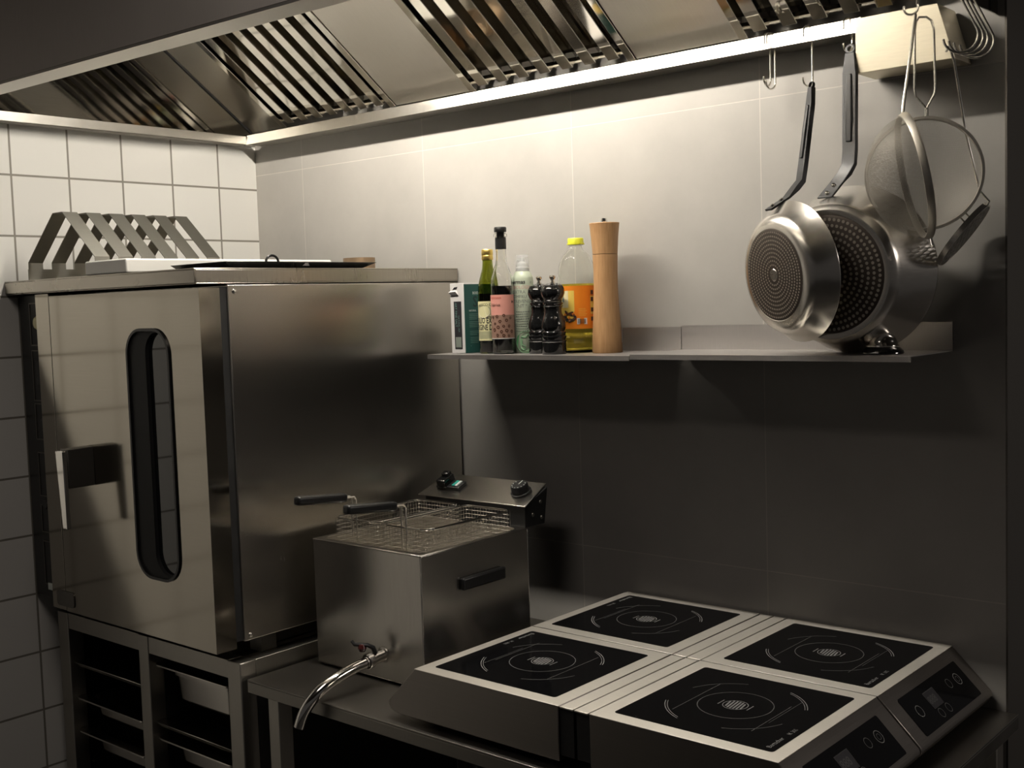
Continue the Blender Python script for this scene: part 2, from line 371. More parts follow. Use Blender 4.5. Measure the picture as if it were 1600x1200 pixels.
FX = [(-2.652, -2.188), (-1.928, -1.442), (-1.190, -.704)]
FY0, FY1 = 2.118, 1.70                         # foot and head of the filters
def slab(mb, x0, x1, y0, y1, t):
    mb.hexa([(x0, y0, pz(y0)), (x1, y0, pz(y0)), (x1, y1, pz(y1)), (x0, y1, pz(y1))],
            [V((x0, y0, pz(y0)))-SN*t, V((x1, y0, pz(y0)))-SN*t, V((x1, y1, pz(y1)))-SN*t, V((x0, y1, pz(y1)))-SN*t])
for x0, x1 in ((XL+.003, FX[0][0]-.002), (FX[0][1]+.002, FX[1][0]-.002), (FX[1][1]+.002, FX[2][0]-.002)):
    b = MB(); slab(b, x0, x1, FY0, FY1, .003); b.build('blank_panel', 'blank_shaded' if x0 < -2.7 else 'steel_hood', hood, bev=.0006)
b = MB(); slab(b, XL+.003, XL+.0075, FY0, 1.52, .006)
for k in range(len(b.v)): b.v[k] = b.v[k] + SN*.0022
b.build('corner_seam', 'matte_black', hood)  # thin black strip drawing the dark joint line in the corner
b = MB(); slab(b, XL+.003, HX1-.003, FY1-.002, 1.515, .003); b.build('head_panel', 'steel_hood', hood)
b = MB(); b.tube([(-2.36, 1.60, .838), (-1.16, 1.60, .838)], .013, 16); lt = b.build('lamp_tube', 'tube', hood)
b = MB(); b.box(-2.39, -1.13, 1.575, 1.625, .866, .880); b.box(-2.39, -2.362, 1.585, 1.615, .822, .868); b.box(-1.158, -1.13, 1.585, 1.615, .822, .868)
b.build('lamp_housing', 'white', hood, bev=.002)

# baffle filters: built once, copied
FW, FL = FX[0][1]-FX[0][0], (V((0, FY0, pz(FY0)))-V((0, FY1, pz(FY1)))).length
def fpt(o, x, s, n): return V(o) + X*x + SL*s + SN*n
def fbox(mb, o, x0, x1, s0, s1, n0, n1):
    q = lambda x, s, n: fpt(o, x, s, n)
    mb.hexa([q(x0, s0, n0), q(x1, s0, n0), q(x1, s1, n0), q(x0, s1, n0)], [q(x0, s0, n1), q(x1, s0, n1), q(x1, s1, n1), q(x0, s1, n1)])
def make_filter(o, W, label):
    t = thing('baffle_filter', o, label, 'grease filter', 'grease filters in the hood')
    b = MB()
    for a in ((0, .020, 0, FL), (W-.020, W, 0, FL)): fbox(b, o, a[0], a[1], a[2], a[3], -.030, .003)
    fbox(b, o, 0, W, 0, .010, -.045, -.022); fbox(b, o, 0, W, FL-.022, FL, -.030, .003)
    b.build('frame', 'mirror', t, bev=.0008)
    n = 7; p = (W-.040)/n
    for k in range(n):
        xc = .020 + p*(k+.5); hw = p*.235
        b = MB()
        fbox(b, o, xc-hw, xc+hw, .012, FL-.020, .000, .0015)
        fbox(b, o, xc-hw, xc-hw+.0015, .012, FL-.020, -.026, .000); fbox(b, o, xc+hw-.0015, xc+hw, .012, FL-.020, -.026, .000)
        b.build('front_baffle', 'mirror', t, bev=.0005)
    for k in range(n+1):
        xc = .020 + p*k; hw = p*.36
        if k == 0: xa, xb = xc, xc+hw
        elif k == n: xa, xb = xc-hw, xc
        else: xa, xb = xc-hw, xc+hw
        b = MB(); fbox(b, o, xa, xb, .012, FL-.020, -.046, -.0445)
        if k > 0: fbox(b, o, xa, xa+.0015, .012, FL-.020, -.0445, -.016)
        if k < n: fbox(b, o, xb-.0015, xb, .012, FL-.020, -.0445, -.016)
        b.build('rear_baffle', 'mirror_shaded', t)
    return t
fl = ['leftmost polished baffle filter in the hood, above the oven', 'middle polished baffle filter in the hood, above the bottles on the shelf',
      'rightmost polished baffle filter in the hood, above the hanging pans and hooks']
for (x0, x1), lb in zip(FX, fl):
    make_filter((x0, FY0, pz(FY0)), x1-x0, lb)

# grease cup at the channel's end
t = thing('grease_cup', (-.83, 2.08, .393), 'pale steel grease collecting box at the right end of the hood channel', 'grease box')
b = MB()
def cup(y): return [(-.911, .393), (-.733, .393), (-.762, .491), (-.911, .491)]
b.prism(cup(0), ((0, 2.040, 0), X, Z, Y), .003)
b.prism([(-.911, .393), (-.908, .393), (-.908, .491), (-.911, .491)], ((0, 2.043, 0), X, Z, Y), .082)
b.prism([(-.908, .393), (-.736, .393), (-.737, .396), (-.908, .396)], ((0, 2.043, 0), X, Z, Y), .082)
b.prism([(-.736, .393), (-.733, .393), (-.762, .491), (-.765, .491)], ((0, 2.043, 0), X, Z, Y), .082)
b.prism([(-.908, .396), (-.737, .396), (-.765, .491), (-.908, .491)], ((0, 2.122, 0), X, Z, Y), .003)
b.build('box', 'cup_steel', t, bev=.0008)

# ------------------------------------------------------------------ hooks
def s_path(c, hgt, r1, r2, a, top_open=1, bot_open=-1):
    """an S hook in the plane (a, Z): upper loop radius r1 centred over c, lower loop radius r2"""
    c, a = V(c), V(a)
    up = arc(c, r1, 180 if top_open > 0 else 0, 0 if top_open > 0 else 180, 10, a, Z)
    cb = c + a*(r1-r2)*top_open*1. - Z*hgt if bot_open < 0 else c - Z*hgt
    cb = c + a*(top_open*r1 + bot_open*r2) - Z*hgt
    lo = arc(cb, r2, 0 if bot_open < 0 else 180, -190 if bot_open < 0 else 370, 14, a, Z)
    tail = [up[0] - Z*r1*.9]
    return tail + up + lo
def make_hook(c, hgt, r1, r2, a, label, wire=.0019):
    b = MB(); b.tube(s_path(c, hgt, r1, r2, a), wire, 8)
    o = b.build('s_hook', 'wire', origin=c); return tag(o, label, 'hook', 'S hooks')
make_hook((-1.105, 2.073, .4915), .075, .0115, .014, Y, 'empty steel S hook on the hood channel, left of the pans')
make_hook((-1.098, 2.0735, .4910), .082, .0115, .013, (.25, .968, 0), 'second empty S hook looped just beside the first, left of the pans')
H2, H3 = V((-1.020, 2.073, .4915)), V((-.940, 2.073, .4915))
make_hook(H2, .088, .0115, .013, (.30, .954, 0), 'steel S hook carrying the smaller pan')
make_hook(H3, .038, .0115, .012, (.30, .954, 0), 'steel S hook carrying the larger pan behind')
SV = V((-.776, 1.985, .462))                    # where the sieves hang
b = MB(); b.tube([(-.800, 2.006, .598), (-.803, 2.012, .620), (-.802, 2.002, .630), (-.797, 1.990, .620), (-.793, 1.990, .58), (-.775, 1.985, .490)] +
                 arc((-.7865, 1.985, .478), .0115, 30, -200, 12, (.93, .36, 0), Z), .0021, 8)
tag(b.build('s_hook', 'wire', origin=(-.80, 2.0, .60)), 'steel S hook in front of the grease box carrying the two sieves', 'hook', 'S hooks')
for k, (yy, dx, lb) in enumerate(((1.905, 0., 'front S hook of the spare bunch at the right end of the hood'),
                                  (1.925, .004, 'second S hook of the spare bunch at the right end of the hood'),
                                  (1.945, .006, 'S hook in the spare bunch right of the grease box, carrying the skimmer'),
                                  (1.970, .010, 'rearmost S hook of the spare bunch at the right end of the hood'))):
    c = V((HX1-.0015+dx*.3, yy, .475)); a = V((.95, .31, 0)).normalized()
    top = arc(c, .010, 200, 0, 10, a, Z)
    cb = c + a*.012 - Z*.074
    lo = arc(cb + a*.004, .026, 30, -175, 16, a, Z)
    b = MB(); b.tube(top + lo, .0019, 8)
    tag(b.build('s_hook', 'wire', origin=c), lb, 'hook', 'S hooks')

# ------------------------------------------------------------------ pans
def nrm(az, el): return V((-math.sin(az)*math.cos(el), -math.cos(az)*math.cos(el), math.sin(el)))
def make_pan(name, Cd, az, el, r, h, R, hp, hw, label, rings, dot, bl):
    n = nrm(az, el); ax = -n; Cd = V(Cd); rc = Cd + ax*h
    t = thing(name, tuple(rc - Z*R), label, 'frying pan', 'pans hanging from the hood')
    ref = n.cross(Z).normalized(); up = ref.cross(n).normalized()
    if up.z < 0: up = -up
    prof = [(r*.985, .0005), (r*1.0, 0.0), (r*1.08, .0008), (r+(bl-1)*r*.55, .0035), (r+(bl-1)*r*.80, .0085), (r+(bl-1)*r*.93, .0135), (r*bl, .020), (R*.985, h*.93), (R, h*.975), (R, h), (R-.003, h), (R-.004, h*.97),
            (R*.96-.003, h*.9), (r*bl-.004, .022), (r*1.05, .006), (0, .0055)]
    b = MB(); b.lathe(prof, Cd, ax, 96, ref=ref); b.build('body', 'pan_alu', t, smooth=25)
    b = MB(); b.lathe([(0, -.0012), (r*.93, -.0012), (r*.985, 0), (r*.985, .0015), (0, .0015)], Cd, ax, 72, ref=ref)
    for k in range(rings):
        rr = r*(.22 + .70*k/(rings-1)); m = max(8, int(2*PI*rr/(dot*2.9)))
        for j in range(m):
            a = 2*PI*(j + .5*(k % 2))/m; c = Cd + (ref*math.cos(a)+up*math.sin(a))*rr - ax*.0015
            b.add([c + (ref*math.cos(q*PI/4)+up*math.sin(q*PI/4))*dot for q in range(8)], [tuple(range(8))], 1)
    c = Cd - ax*.0016
    b.lathe([(0, -.0018), (r*.125, -.0018), (r*.135, -.0012)], Cd, ax, 24, mi=2, ref=ref)
    b.build('base_disc', ['pan_disc', 'pan_dot', 'pan_alu'], t, smooth=25, recalc=False)
    hd = MB(); wd = V((math.cos(az), -math.sin(az), 0))
    hd.sweep(hp, wd, hw, [.004 if i < 2 else .010 for i in range(len(hp))])
    e = V(hp[-1]); dirn = (V(hp[-1])-V(hp[-2])).normalized(); nn = dirn.cross(wd).normalized()
    hd.lathe([(.0055, -.003), (hw[-1]/2+.001, -.003), (hw[-1]/2+.001, .003), (.0055, .003), (.0055, -.003)], e + dirn*hw[-1]*.38, nn, 20)
    ho = hd.build('handle', 'black_iron', t, bev=.0025, seg=3)
    # raised rib along the flat of the grip
    p0, p1 = V(hp[-3]).lerp(V(hp[-2]), .10), V(hp[-2]).lerp(V(hp[-3]), .02)
    sd = nn if nn.dot(n) > 0 else -nn
    b = MB(); b.sweep([p0+sd*.0052, p0.lerp(p1, .5)+sd*.0068, p1+sd*.0052], wd, [hw[-3]*.42, hw[-3]*.46, hw[-3]*.40], .005); b.build('rib', 'black_iron', ho, bev=.002, seg=3)
    for q in (.25, .75):
        c = V(hp[0]).lerp(V(hp[1]), q); d1 = (V(hp[1])-V(hp[0])).normalized().cross(wd).normalized(); d1 = d1 if d1.dot(n) > 0 else -d1
        b = MB(); b.lathe([(0, .0065), (.0028, .006), (.0042, .0042), (.0045, .002)], c, d1, 14); b.build('rivet', 'chrome', t)
    return t
n1 = nrm(math.radians(27.6), math.radians(-6.3)); D1 = V((-1.009, 1.905, .0333))
tp = D1 - n1*.016 + Z*.106; wl = D1 - n1*.034 + Z*.124
hp1 = [(-1.0275, 1.922, .1520), (-1.0060, 1.950, .1730), (-.9975, 1.968, .1905), (-.9925, 1.981, .204), (-.9965, 1.999, .235), (-.9985, 2.036, .350), (-.9975, 2.040, .381)]
make_pan('frying_pan', D1, math.radians(27.6), math.radians(-6.3), .0840, .046, .1288, hp1, [.021, .021, .019, .019, .019, .017, .011],
         'smaller frying pan hanging in front, dotted base facing left', 9, .0019, 1.31)
D2 = V((-.919, 1.932, .0300))
hp2 = [(-.9440, 1.976, .1690), (-.9310, 2.000, .197), (-.9225, 2.012, .212), (-.9165, 2.020, .229), (-.9165, 2.025, .255), (-.9195, 2.036, .395), (-.921, 2.042, .432)]
make_pan('frying_pan', D2, math.radians(1), math.radians(-4.0), .106, .110, .1545, hp2, [.030, .029, .027, .027, .027, .027, .019],
         'larger deep frying pan hanging behind the smaller pan', 8, .0030, 1.19)

# ------------------------------------------------------------------ sieves and skimmer
def bowl(mb, c, n, R, depth, ref, uvs):
    """half-shell of woven wire: opening circle centre c radius R, bulging along -n"""
    n = V(n); ref = V(ref); g = n.cross(ref); k, m = 14, 56; base = len(mb.v)
    vs = []; uv = []
    for i in range(k+1):
        q = PI/2*i/k; rr = R*math.cos(q); dd = depth*math.sin(q)
        for j in range(m):
            a = 2*PI*j/m; vs.append(V(c) - n*dd + (ref*math.cos(a)+g*math.sin(a))*rr)
            rad = (PI/2-q)/(PI/2)*R*1.25; uv.append((rad*math.cos(a)*uvs, rad*math.sin(a)*uvs))
    fs = [(i*m+j, i*m+(j+1) % m, (i+1)*m+(j+1) % m, (i+1)*m+j) for i in range(k) for j in range(m)]
    mb.add(vs, fs); return uv
def add_uv(ob, uv):
    l = ob.data.uv_layers.new(name='UVMap')
    for lp in ob.data.loops: l.data[lp.index].uv = uv[lp.vertex_index]
def make_sieve(c, n, R, depth, tilt, hpaths, feet, label, rimw, hw=.0022):
    n = V(n).normalized(); u = Z.cross(n).normalized(); v = n.cross(u)
    u, v = u*math.cos(tilt)+v*math.sin(tilt), v*math.cos(tilt)-u*math.sin(tilt)
    t = thing('sieve', tuple(V(c)-v*R), label, 'sieve', 'sieves hanging by the wall')
    b = MB(); uv = bowl(b, c, n, R-.002, depth, u, 620); o = b.build('mesh_bowl', 'sieve', t, smooth=80, recalc=False); add_uv(o, uv)
    P = lambda q: V(c) + u*q[0] + v*q[1] + n*q[2]
    b = MB(); b.lathe([(R-.0022, -rimw), (R, -rimw), (R+.0036, -.0016), (R+.0036, .0022), (R-.001, .0026), (R-.0022, -.002), (R-.0022, -rimw)], c, n, 80, ref=u); b.build('rim', 'rim_steel', t, smooth=50)
    b = MB()
    for hp in hpaths: b.tube([P(q) for q in hp], hw, 8)
    b.build('handle', 'wire', t)
    for fp in feet:
        b = MB(); b.tube([P(q) for q in fp], .0016, 8); b.build('foot_loop', 'wire', t)
    return t
cB, nB = V((-.772, 2.000, .1975)), V((.36, -.93, .02)).normalized()
R = .0945
def lp(a, d0, d1, w):          # a foot loop standing off the rim at angle a
    ca, sa = math.cos(math.radians(a)), math.sin(math.radians(a))
    q = lambda r, s: (ca*r - sa*s, sa*r + ca*s, 0)
    return [q(d0, -w), q(d1-.003, -w), q(d1, -w*.6), q(d1, w*.6), q(d1-.003, w), q(d0, w)]
hB = [[(.004, R, 0), (.004, R+.018, 0)], [(.006, R+.002, 0), (.006, R+.018, 0)], [(.005, R+.016, 0), (-.012, R+.038, 0), (-.014, R+.05, 0), (-.013, R+.150, 0), (-.011, R+.165, 0), (-.006, R+.172, 0),
      (.006, R+.171, 0), (.014, R+.164, 0), (.0175, R+.150, 0), (.0195, R+.05, 0), (.018, R+.040, 0), (.005, R+.016, 0)]]
make_sieve(cB, nB, R, .062, 0, hB, [lp(229, R, R+.024, .007), lp(-50, R, R+.020, .0055)], 'round wire sieve facing the room, behind the other sieve', .006)
cA = V((-.742, 1.890, .1845)); vd = V((-.365, .931, 0)); rr_ = V((.931, .365, 0))
nA = (rr_*.985 + vd*.17 + Z*.0).normalized(); nA = (nA*math.cos(.20) + Z*math.sin(.20)).normalized()
RA = .1015
uA = Z.cross(nA).normalized(); vA = nA.cross(uA)
def inA(p): d = V(p)-cA; return (d.dot(uA), d.dot(vA), d.dot(nA))
topA = (-.777, 1.981, .4615)
hA = [[(0.003, RA, 0), (0.004, RA+.012, .003), inA(V(topA)+uA*.004), inA(V(topA)+Z*.004), inA(V(topA)-uA*.004), (-.004, RA+.012, .003), (-.003, RA, 0)]]
make_sieve(cA, nA, RA, .078, 0, hA, [lp(-92, RA, RA+.018, .008)], 'wire sieve turned edge-on with its bowl bulging left, in front', .009, .0021)
t = thing('skimmer', (-.74, 2.05, .13), 'perforated flat skimmer ladle hanging edge-on at the far right', 'skimmer')
pa, pb = V((-.682, 2.050, .139)), V((-.762, 2.050, .042))
dm = (pb-pa); mid = (pa+pb)/2; ax1 = dm.normalized(); ax2 = V((-.33, .94, 0)); ax2 = (ax2 - ax1*ax2.dot(ax1)).normalized()
ns = ax1.cross(ax2).normalized();
if ns.z > 0: ns = -ns
ns = (ns*.99 - ax2*.10).normalized(); ax2 = ns.cross(ax1).normalized(); Rs = dm.length/2
outer = [(Rs*math.cos(2*PI*i/40), Rs*math.sin(2*PI*i/40)) for i in range(40)]; holes = []
for k in range(1, 5):
    for j in range(6*k):
        a = 2*PI*j/(6*k); cx, cy = math.cos(a)*Rs*.195*k, math.sin(a)*Rs*.195*k
        holes.append([(cx+.0032*math.cos(2*PI*i/7), cy+.0032*math.sin(2*PI*i/7)) for i in range(7)])
b = MB(); b.holed(outer, holes, (mid, ax1, ax2, ns), .002)
b.build('perforated_disc', 'dark_steel', t)
b = MB(); b.lathe([(Rs-.001, -.006), (Rs+.0015, -.006), (Rs+.0015, .003), (Rs-.001, .003), (Rs-.001, -.006)], mid, ns, 48, ref=ax1); b.build('rim', 'wire', t)
b = MB(); b.tube([pa, pa+V((.003, 0, .006)), pa+V((-.012, -.002, .025)), (-.716, 2.046, .262), (-.714, 1.985, .378), (-.7135, 1.963, .398), (-.7135, 1.953, .396), (-.7145, 1.951, .388)], .0021, 8); b.build('handle', 'wire', t)

# ------------------------------------------------------------------ oven with its top plate
ov = thing('convection_oven', (-2.39, 1.75, -.735), 'tall stainless steel convection oven with slotted door window, in the corner', 'oven')
b = MB(); b.box(-2.788, -2.0, 1.436, 2.12, -.693, .054); bo = b.build('body', 'steel_y', ov, bev=.002)
b = MB(); b.box(-2.785, -2.004, 1.418, 1.4365, -.690, .050); b.build('door_gap_shade', 'matte_black', ov)  # black filler painting the shade in the gap between door and body
for zz in (.040, -.682):
    b = MB(); b.lathe([(0, .003), (.003, .0028), (.005, .0015), (.0055, 0)], (-2.0, 1.452, zz), X, 12); b.build('screw', 'chrome', bo)
dp = MB(); hole = rrect(-2.275, -2.115, -.572, -.033, .055, 8)
dp.holed([(-2.603, -.703), (-2.0, -.703), (-2.0, .048), (-2.603, .048)], [hole], ((0, 1.366, 0), X, Z, Y), .050)
door = dp.build('door', 'steel_door', ov, smooth=30)
b = MB(); b.box(-2.668, -2.6045, 1.3655, 1.416, -.702, .054); b.build('door_stile', 'steel_door', door, bev=.001)
b = MB(); b.holed(rrect(-2.277, -2.113, -.574, -.031, .057, 8), [rrect(-2.271, -2.119, -.568, -.037, .051, 8)], ((0, 1.362, 0), X, Z, Y), .052); b.build('window_frame', 'black', door, smooth=30)
b = MB(); b.box(-2.274, -2.116, 1.376, 1.382, -.571, -.034); b.build('window_pane', 'window', door)
b = MB(); go = rrect(-2.2755, -2.116, -.5725, -.0325, .055, 10); gi = rrect(-2.208, -2.117, -.560, -.040, .045, 10)
b.holed(go, [gi], ((0, 1.3672, 0), X, Z, Y), .0088); b.build('window_gasket', 'matte_black', door, smooth=30)
b = MB(); b.box(-2.472, -2.440, 1.302, 1.3665, -.386, -.297); hb = b.build('handle_mount', 'dark_steel', door, bev=.002)
b = MB(); b.hexa([(-2.474, 1.291, -.300), (-2.441, 1.291, -.300), (-2.441, 1.302, -.300), (-2.474, 1.302, -.300)][::-1], [(-2.456, 1.290, -.476), (-2.436, 1.290, -.476), (-2.436, 1.300, -.476), (-2.456, 1.300, -.476)][::-1])
b.build('handle', 'chrome', door, bev=.002)
b = MB(); b.prism(rrect(-2.645, -2.565, -.692, -.655, .010), ((0, 1.3635, 0), X, Z, Y), .003); b.build('latch_plate', 'dark_steel', door)
cp = MB(); cp.box(-2.792, -2.672, 1.388, 1.436, -.693, .054); cpo = cp.build('control_panel', 'black', ov, bev=.002)
for z0_, z1_ in ((.035, -.070), (-.080, -.205), (-.210, -.300), (-.33, -.44), (-.46, -.53), (-.55, -.66)):
    b = MB(); b.holed([(-2.742, z1_), (-2.676, z1_), (-2.676, z0_), (-2.742, z0_)], [[(-2.739, z1_+.003), (-2.679, z1_+.003), (-2.679, z0_-.003), (-2.739, z0_-.003)]], ((0, 1.3865, 0), X, Z, Y), .0018); b.build('panel_frame', 'dark_steel', cpo)
for xx, zz, rr, mm in ((-2.690, -.014, .016, 'knob_cream'), (-2.700, -.455, .014, 'black'), (-2.69, -.26, .015, 'black')):
    b = MB(); b.lathe([(rr, 0), (rr, .010), (rr*.85, .013), (0, .013)], (xx, 1.388, zz), -Y, 24); b.build('knob', mm, cpo)
b = MB(); b.box(-2.722, -2.690, 1.3855, 1.388, -.165, -.105); b.build('display', 'window', cpo)
b = MB(); b.box(-2.728, -2.674, 1.3860, 1.388, -.672, -.655); b.build('rating_label', 'ink_white', cpo)
for xx, yy in ((-2.05, 1.52), (-2.05, 2.06), (-2.72, 1.52), (-2.72, 2.06)):
    b = MB(); b.box(xx-.02, xx+.02, yy-.02, yy+.02, -.736, -.692); b.build('foot', 'dark_steel', ov)
pt = MB(); pt.box(XL+.001, -2.0, 1.358, 2.127, .0855, .0885); pt.box(XL+.001, -2.0, 1.358, 1.361, .0585, .0855); pt.box(-2.003, -2.0, 1.361, 2.127, .0585, .0855); pt.box(XL+.001, -2.0, 1.361, 2.127, .056, .0585)
tag(pt.build('top_plate', 'steel_plate', bev=.001), 'wide stainless steel top plate lying on the oven', 'worktop')

# rack on the oven
t = thing('plate_rack', (-2.6, 1.57, .0885), 'stainless rack of six peaked bands against the white tiles, on the oven', 'rack')
for xx in (-2.752, -2.443):
    b = MB(); b.box(xx-.001, xx+.001, 1.396, 1.737, .0886, .117); b.build('side_rail', 'rack_steel', t)
for k in range(6):
    y0 = 1.397 + .0601*k; b = MB()
    b.sweep([(-2.752, y0+.019, .117), (-2.752, y0+.019, .133), (-2.621, y0+.019, .2435), (-2.576, y0+.019, .2435), (-2.443, y0+.019, .133), (-2.443, y0+.019, .117)], Y, [.037]*6, .0018)
    b.build('band', 'rack_steel', t)
b = MB(); b.box(-2.425, -2.256, 1.362, 1.938, .0887, .1200)
tag(b.build('cutting_board', 'white_plastic', bev=.004, seg=3), 'thick white plastic cutting board lying on top of the oven', 'cutting board')
t = thing('baking_tray', (-2.13, 1.66, .0887), 'flat black tray with a small loop handle, on the oven edge', 'tray')
b = MB()
b.hexa([(-2.225, 1.475, .0888), (-2.045, 1.475, .0888), (-2.045, 1.845, .0888), (-2.225, 1.845, .0888)], [(-2.235, 1.455, .1035), (-2.030, 1.455, .1035), (-2.030, 1.885, .1035), (-2.235, 1.885, .1035)])
b.build('tray_body', 'tray_black', t, bev=.002)
b = MB(); b.tube(arc((-2.045, 1.588, .1035), .0165, 180, 0, 12, Y, Z*.85), .0028, 8); b.build('loop_handle', 'black', t)
b = MB(); b.add([(-2.0362, 1.664, .0950), (-2.0362, 1.684, .0950), (-2.0325, 1.678, .1010), (-2.0325, 1.670, .1010)], [(0, 1, 2, 3)]); b.build('sticker', 'card_white', t, recalc=False)
b = MB(); b.lathe([(.039, 0), (.040, 0), (.040, .0335), (.039, .0335), (.039, 0)], (-2.195, 1.975, .0886), Z, 40)
tag(b.build('pastry_ring', 'rust'), 'small rust-speckled metal pastry ring behind the black tray', 'pastry ring')

# ------------------------------------------------------------------ oven stand with its pans
st = thing('oven_stand', (-2.37, 1.77, -Z0), 'steel tray stand carrying the oven, with two columns of runners', 'stand')
def post(x0, x1, y0, y1):
    b = MB(); b.box(x0, x1, y0, y1, -Z0, -.7365); b.build('post', 'stand_steel', st, bev=.002)
for x0, x1 in ((-2.756, -2.708), (-2.388, -2.348), (-2.044, -1.998)):
    post(x0, x1, 1.420, 1.460); post(x0, x1, 2.06, 2.10)
b = MB(); b.box(-2.708, -2.388, 1.422, 1.458, -.776, -.7365); b.box(-2.348, -2.044, 1.422, 1.458, -.776, -.7365); b.build('front_rail', 'stand_steel', st, bev=.001)
for x0, x1 in ((-2.756, -2.712), (-2.040, -1.998)):
    b = MB(); b.box(x0, x1, 1.460, 2.06, -.776, -.7365); b.build('side_rail', 'stand_steel', st, bev=.001)
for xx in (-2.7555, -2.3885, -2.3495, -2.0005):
    b = MB(); b.box(xx, xx+.002, 1.4605, 2.06, -1.5, -.777); b.build('side_shade', 'stand_shade', st)  # sheets added to make the stand interior read as shade
b = MB(); b.box(-2.75, -2.0, 2.101, 2.104, -1.5, -.745); b.build('back_shade', 'stand_shade', st)
LZ = [-.870, -.950, -1.035, -1.12]; RZ = [-.800, -.946, -.973, -1.09]
for x0, x1, zs in ((-2.708, -2.388, LZ), (-2.348, -2.044, RZ)):
    for zz in zs:
        for xa, xb in ((x0, x0+.016), (x1-.016, x1)):
            b = MB(); b.box(xa, xb, 1.461, 2.05, zz-.006, zz-.0045); b.build('runner', 'stand_steel', st)
def gn_pan(x0, x1, zz, d, label):
    t = thing('gastronorm_pan', ((x0+x1)/2, 1.73, zz-d), label, 'food pan', 'pans in the oven stand')
    x0 += .004; x1 -= .004; ya, yb = 1.426, 1.96; i = .026; j = .036
    b = MB(); b.holed(rrect(x0, x1, ya, yb, .02), [rrect(x0+i, x1-i, ya+i, yb-i, .03)], ((0, 0, zz-.003), X, Y, Z), .004); b.build('rim', 'steel', t, bev=.001)
    b = MB(); n = len(rrect(0, 1, 0, 1, .1))
    rings = [[(p[0], p[1], z) for p in rrect(x0+k, x1-k, ya+k, yb-k, .03)] for k, z in ((i, zz-.002), (i+.001, zz-d*.28), (i+.006, zz-d*.31), (j, zz-d+.008), (j+.008, zz-d))]
    vs = [p for r in rings for p in r]
    b.add(vs, [(a*n+q, a*n+(q+1) % n, (a+1)*n+(q+1) % n, (a+1)*n+q) for a in range(4) for q in range(n)] + [tuple(4*n+q for q in range(n))]); b.build('basin', 'steel', t, recalc=False)
    return t
gn_pan(-2.348, -2.044, RZ[0], .088, 'deepest steel food pan, at the top of the right stand column')
gn_pan(-2.348, -2.044, RZ[2], .060, 'steel food pan in the lower right stand slot, under a flat lid')
gn_pan(-2.708, -2.388, LZ[1], .050, 'shallow steel food pan in the left stand column, under the flat tray')
gn_pan(-2.708, -2.388, LZ[2], .055, 'lowest steel food pan seen in the left stand column')
for x0, x1, zz, lb in ((-2.704, -2.392, LZ[0], 'flat steel tray in the upper left stand slot'), (-2.344, -2.048, RZ[1], 'flat steel lid tray in the right stand column, above the lower pan')):
    b = MB(); b.hexa([(x0+.012, 1.438, zz-.0042), (x1-.012, 1.438, zz-.0042), (x1-.012, 1.97, zz-.0042), (x0+.012, 1.97, zz-.0042)], [(x0, 1.426, zz+.010), (x1, 1.426, zz+.010), (x1, 1.98, zz+.010), (x0, 1.98, zz+.010)])
    tag(b.build('tray', 'steel', bev=.002), lb, 'tray', 'flat trays in the oven stand')

# ------------------------------------------------------------------ counter
ct = thing('work_table', (-1.3, 1.78, -Z0), 'low stainless steel work table under the fryer and the four hobs', 'work table')
b = MB(); b.box(-1.984, -.655, 1.426, 2.126, -.772, -.768); b.box(-1.984, -.655, 1.426, 1.430, -.796, -.772); b.box(-1.984, -1.980, 1.430, 2.126, -.796, -.772); b.box(-.659, -.655, 1.430, 2.126, -.796, -.772)
b.build('table_top', 'steel_table', ct, bev=.001)
for xx, yy in ((-1.915, 1.455), (-.69, 1.455), (-1.915, 2.08), (-.69, 2.08)):
    b = MB(); b.box(xx-.0175, xx+.0175, yy-.0175, yy+.0175, -Z0, -.772); b.build('leg', 'stand_steel', ct, bev=.002)
b = MB(); b.box(-1.95, -.67, 1.45, 2.10, -1.36, -1.335); b.build('under_shelf', 'dark_steel', ct)

# ------------------------------------------------------------------ fryer
fx0, fx1, fy0, fy1, fz = -1.945, -1.620, 1.585, 1.917, -.496
fr = thing('deep_fryer', (-1.78, 1.76, -.768), 'stainless steel table-top deep fryer with two baskets and a drain tap', 'deep fryer')
b = MB(); w = .012
b.box(fx0, fx1, fy0, fy0+.002, -.762, fz); b.box(fx0, fx1, fy1-.002, fy1, -.762, fz); b.box(fx0, fx0+.002, fy0+.002, fy1-.002, -.762, fz); b.box(fx1-.002, fx1, fy0+.002, fy1-.002, -.762, fz)
b.box(fx0, fx1, fy0, fy1, -.764, -.762); body = b.build('body', 'steel', fr, bev=.0015)
b = MB(); b.holed([(fx0-.001, fy0-.001), (fx1+.001, fy0-.001), (fx1+.001, fy1+.001), (fx0-.001, fy1+.001)], [rrect(fx0+.014, fx1-.014, fy0+.016, fy1-.016, .02)], ((0, 0, fz-.001), X, Y, Z), .004); b.build('rim', 'steel', fr, bev=.0015)
b = MB(); x0, x1, y0, y1 = fx0+.013, fx1-.013, fy0+.015, fy1-.015
b.add([(x0, y0, fz), (x1, y0, fz), (x1, y1, fz), (x0, y1, fz), (x0, y0, -.70), (x1, y0, -.70), (x1, y1, -.70), (x0, y1, -.70)], [(0, 1, 5, 4), (1, 2, 6, 5), (2, 3, 7, 6), (3, 0, 4, 7), (4, 5, 6, 7)]); b.build('tank', 'steel', fr, recalc=False)
hd = MB(); hd.prism([(1.918, -.495), (1.985, -.495), (1.998, -.415), (1.918, -.449)], ((fx0+.012, 0, 0), Y, Z, X), .306); head = hd.build('head_box', 'black', fr, bev=.001)
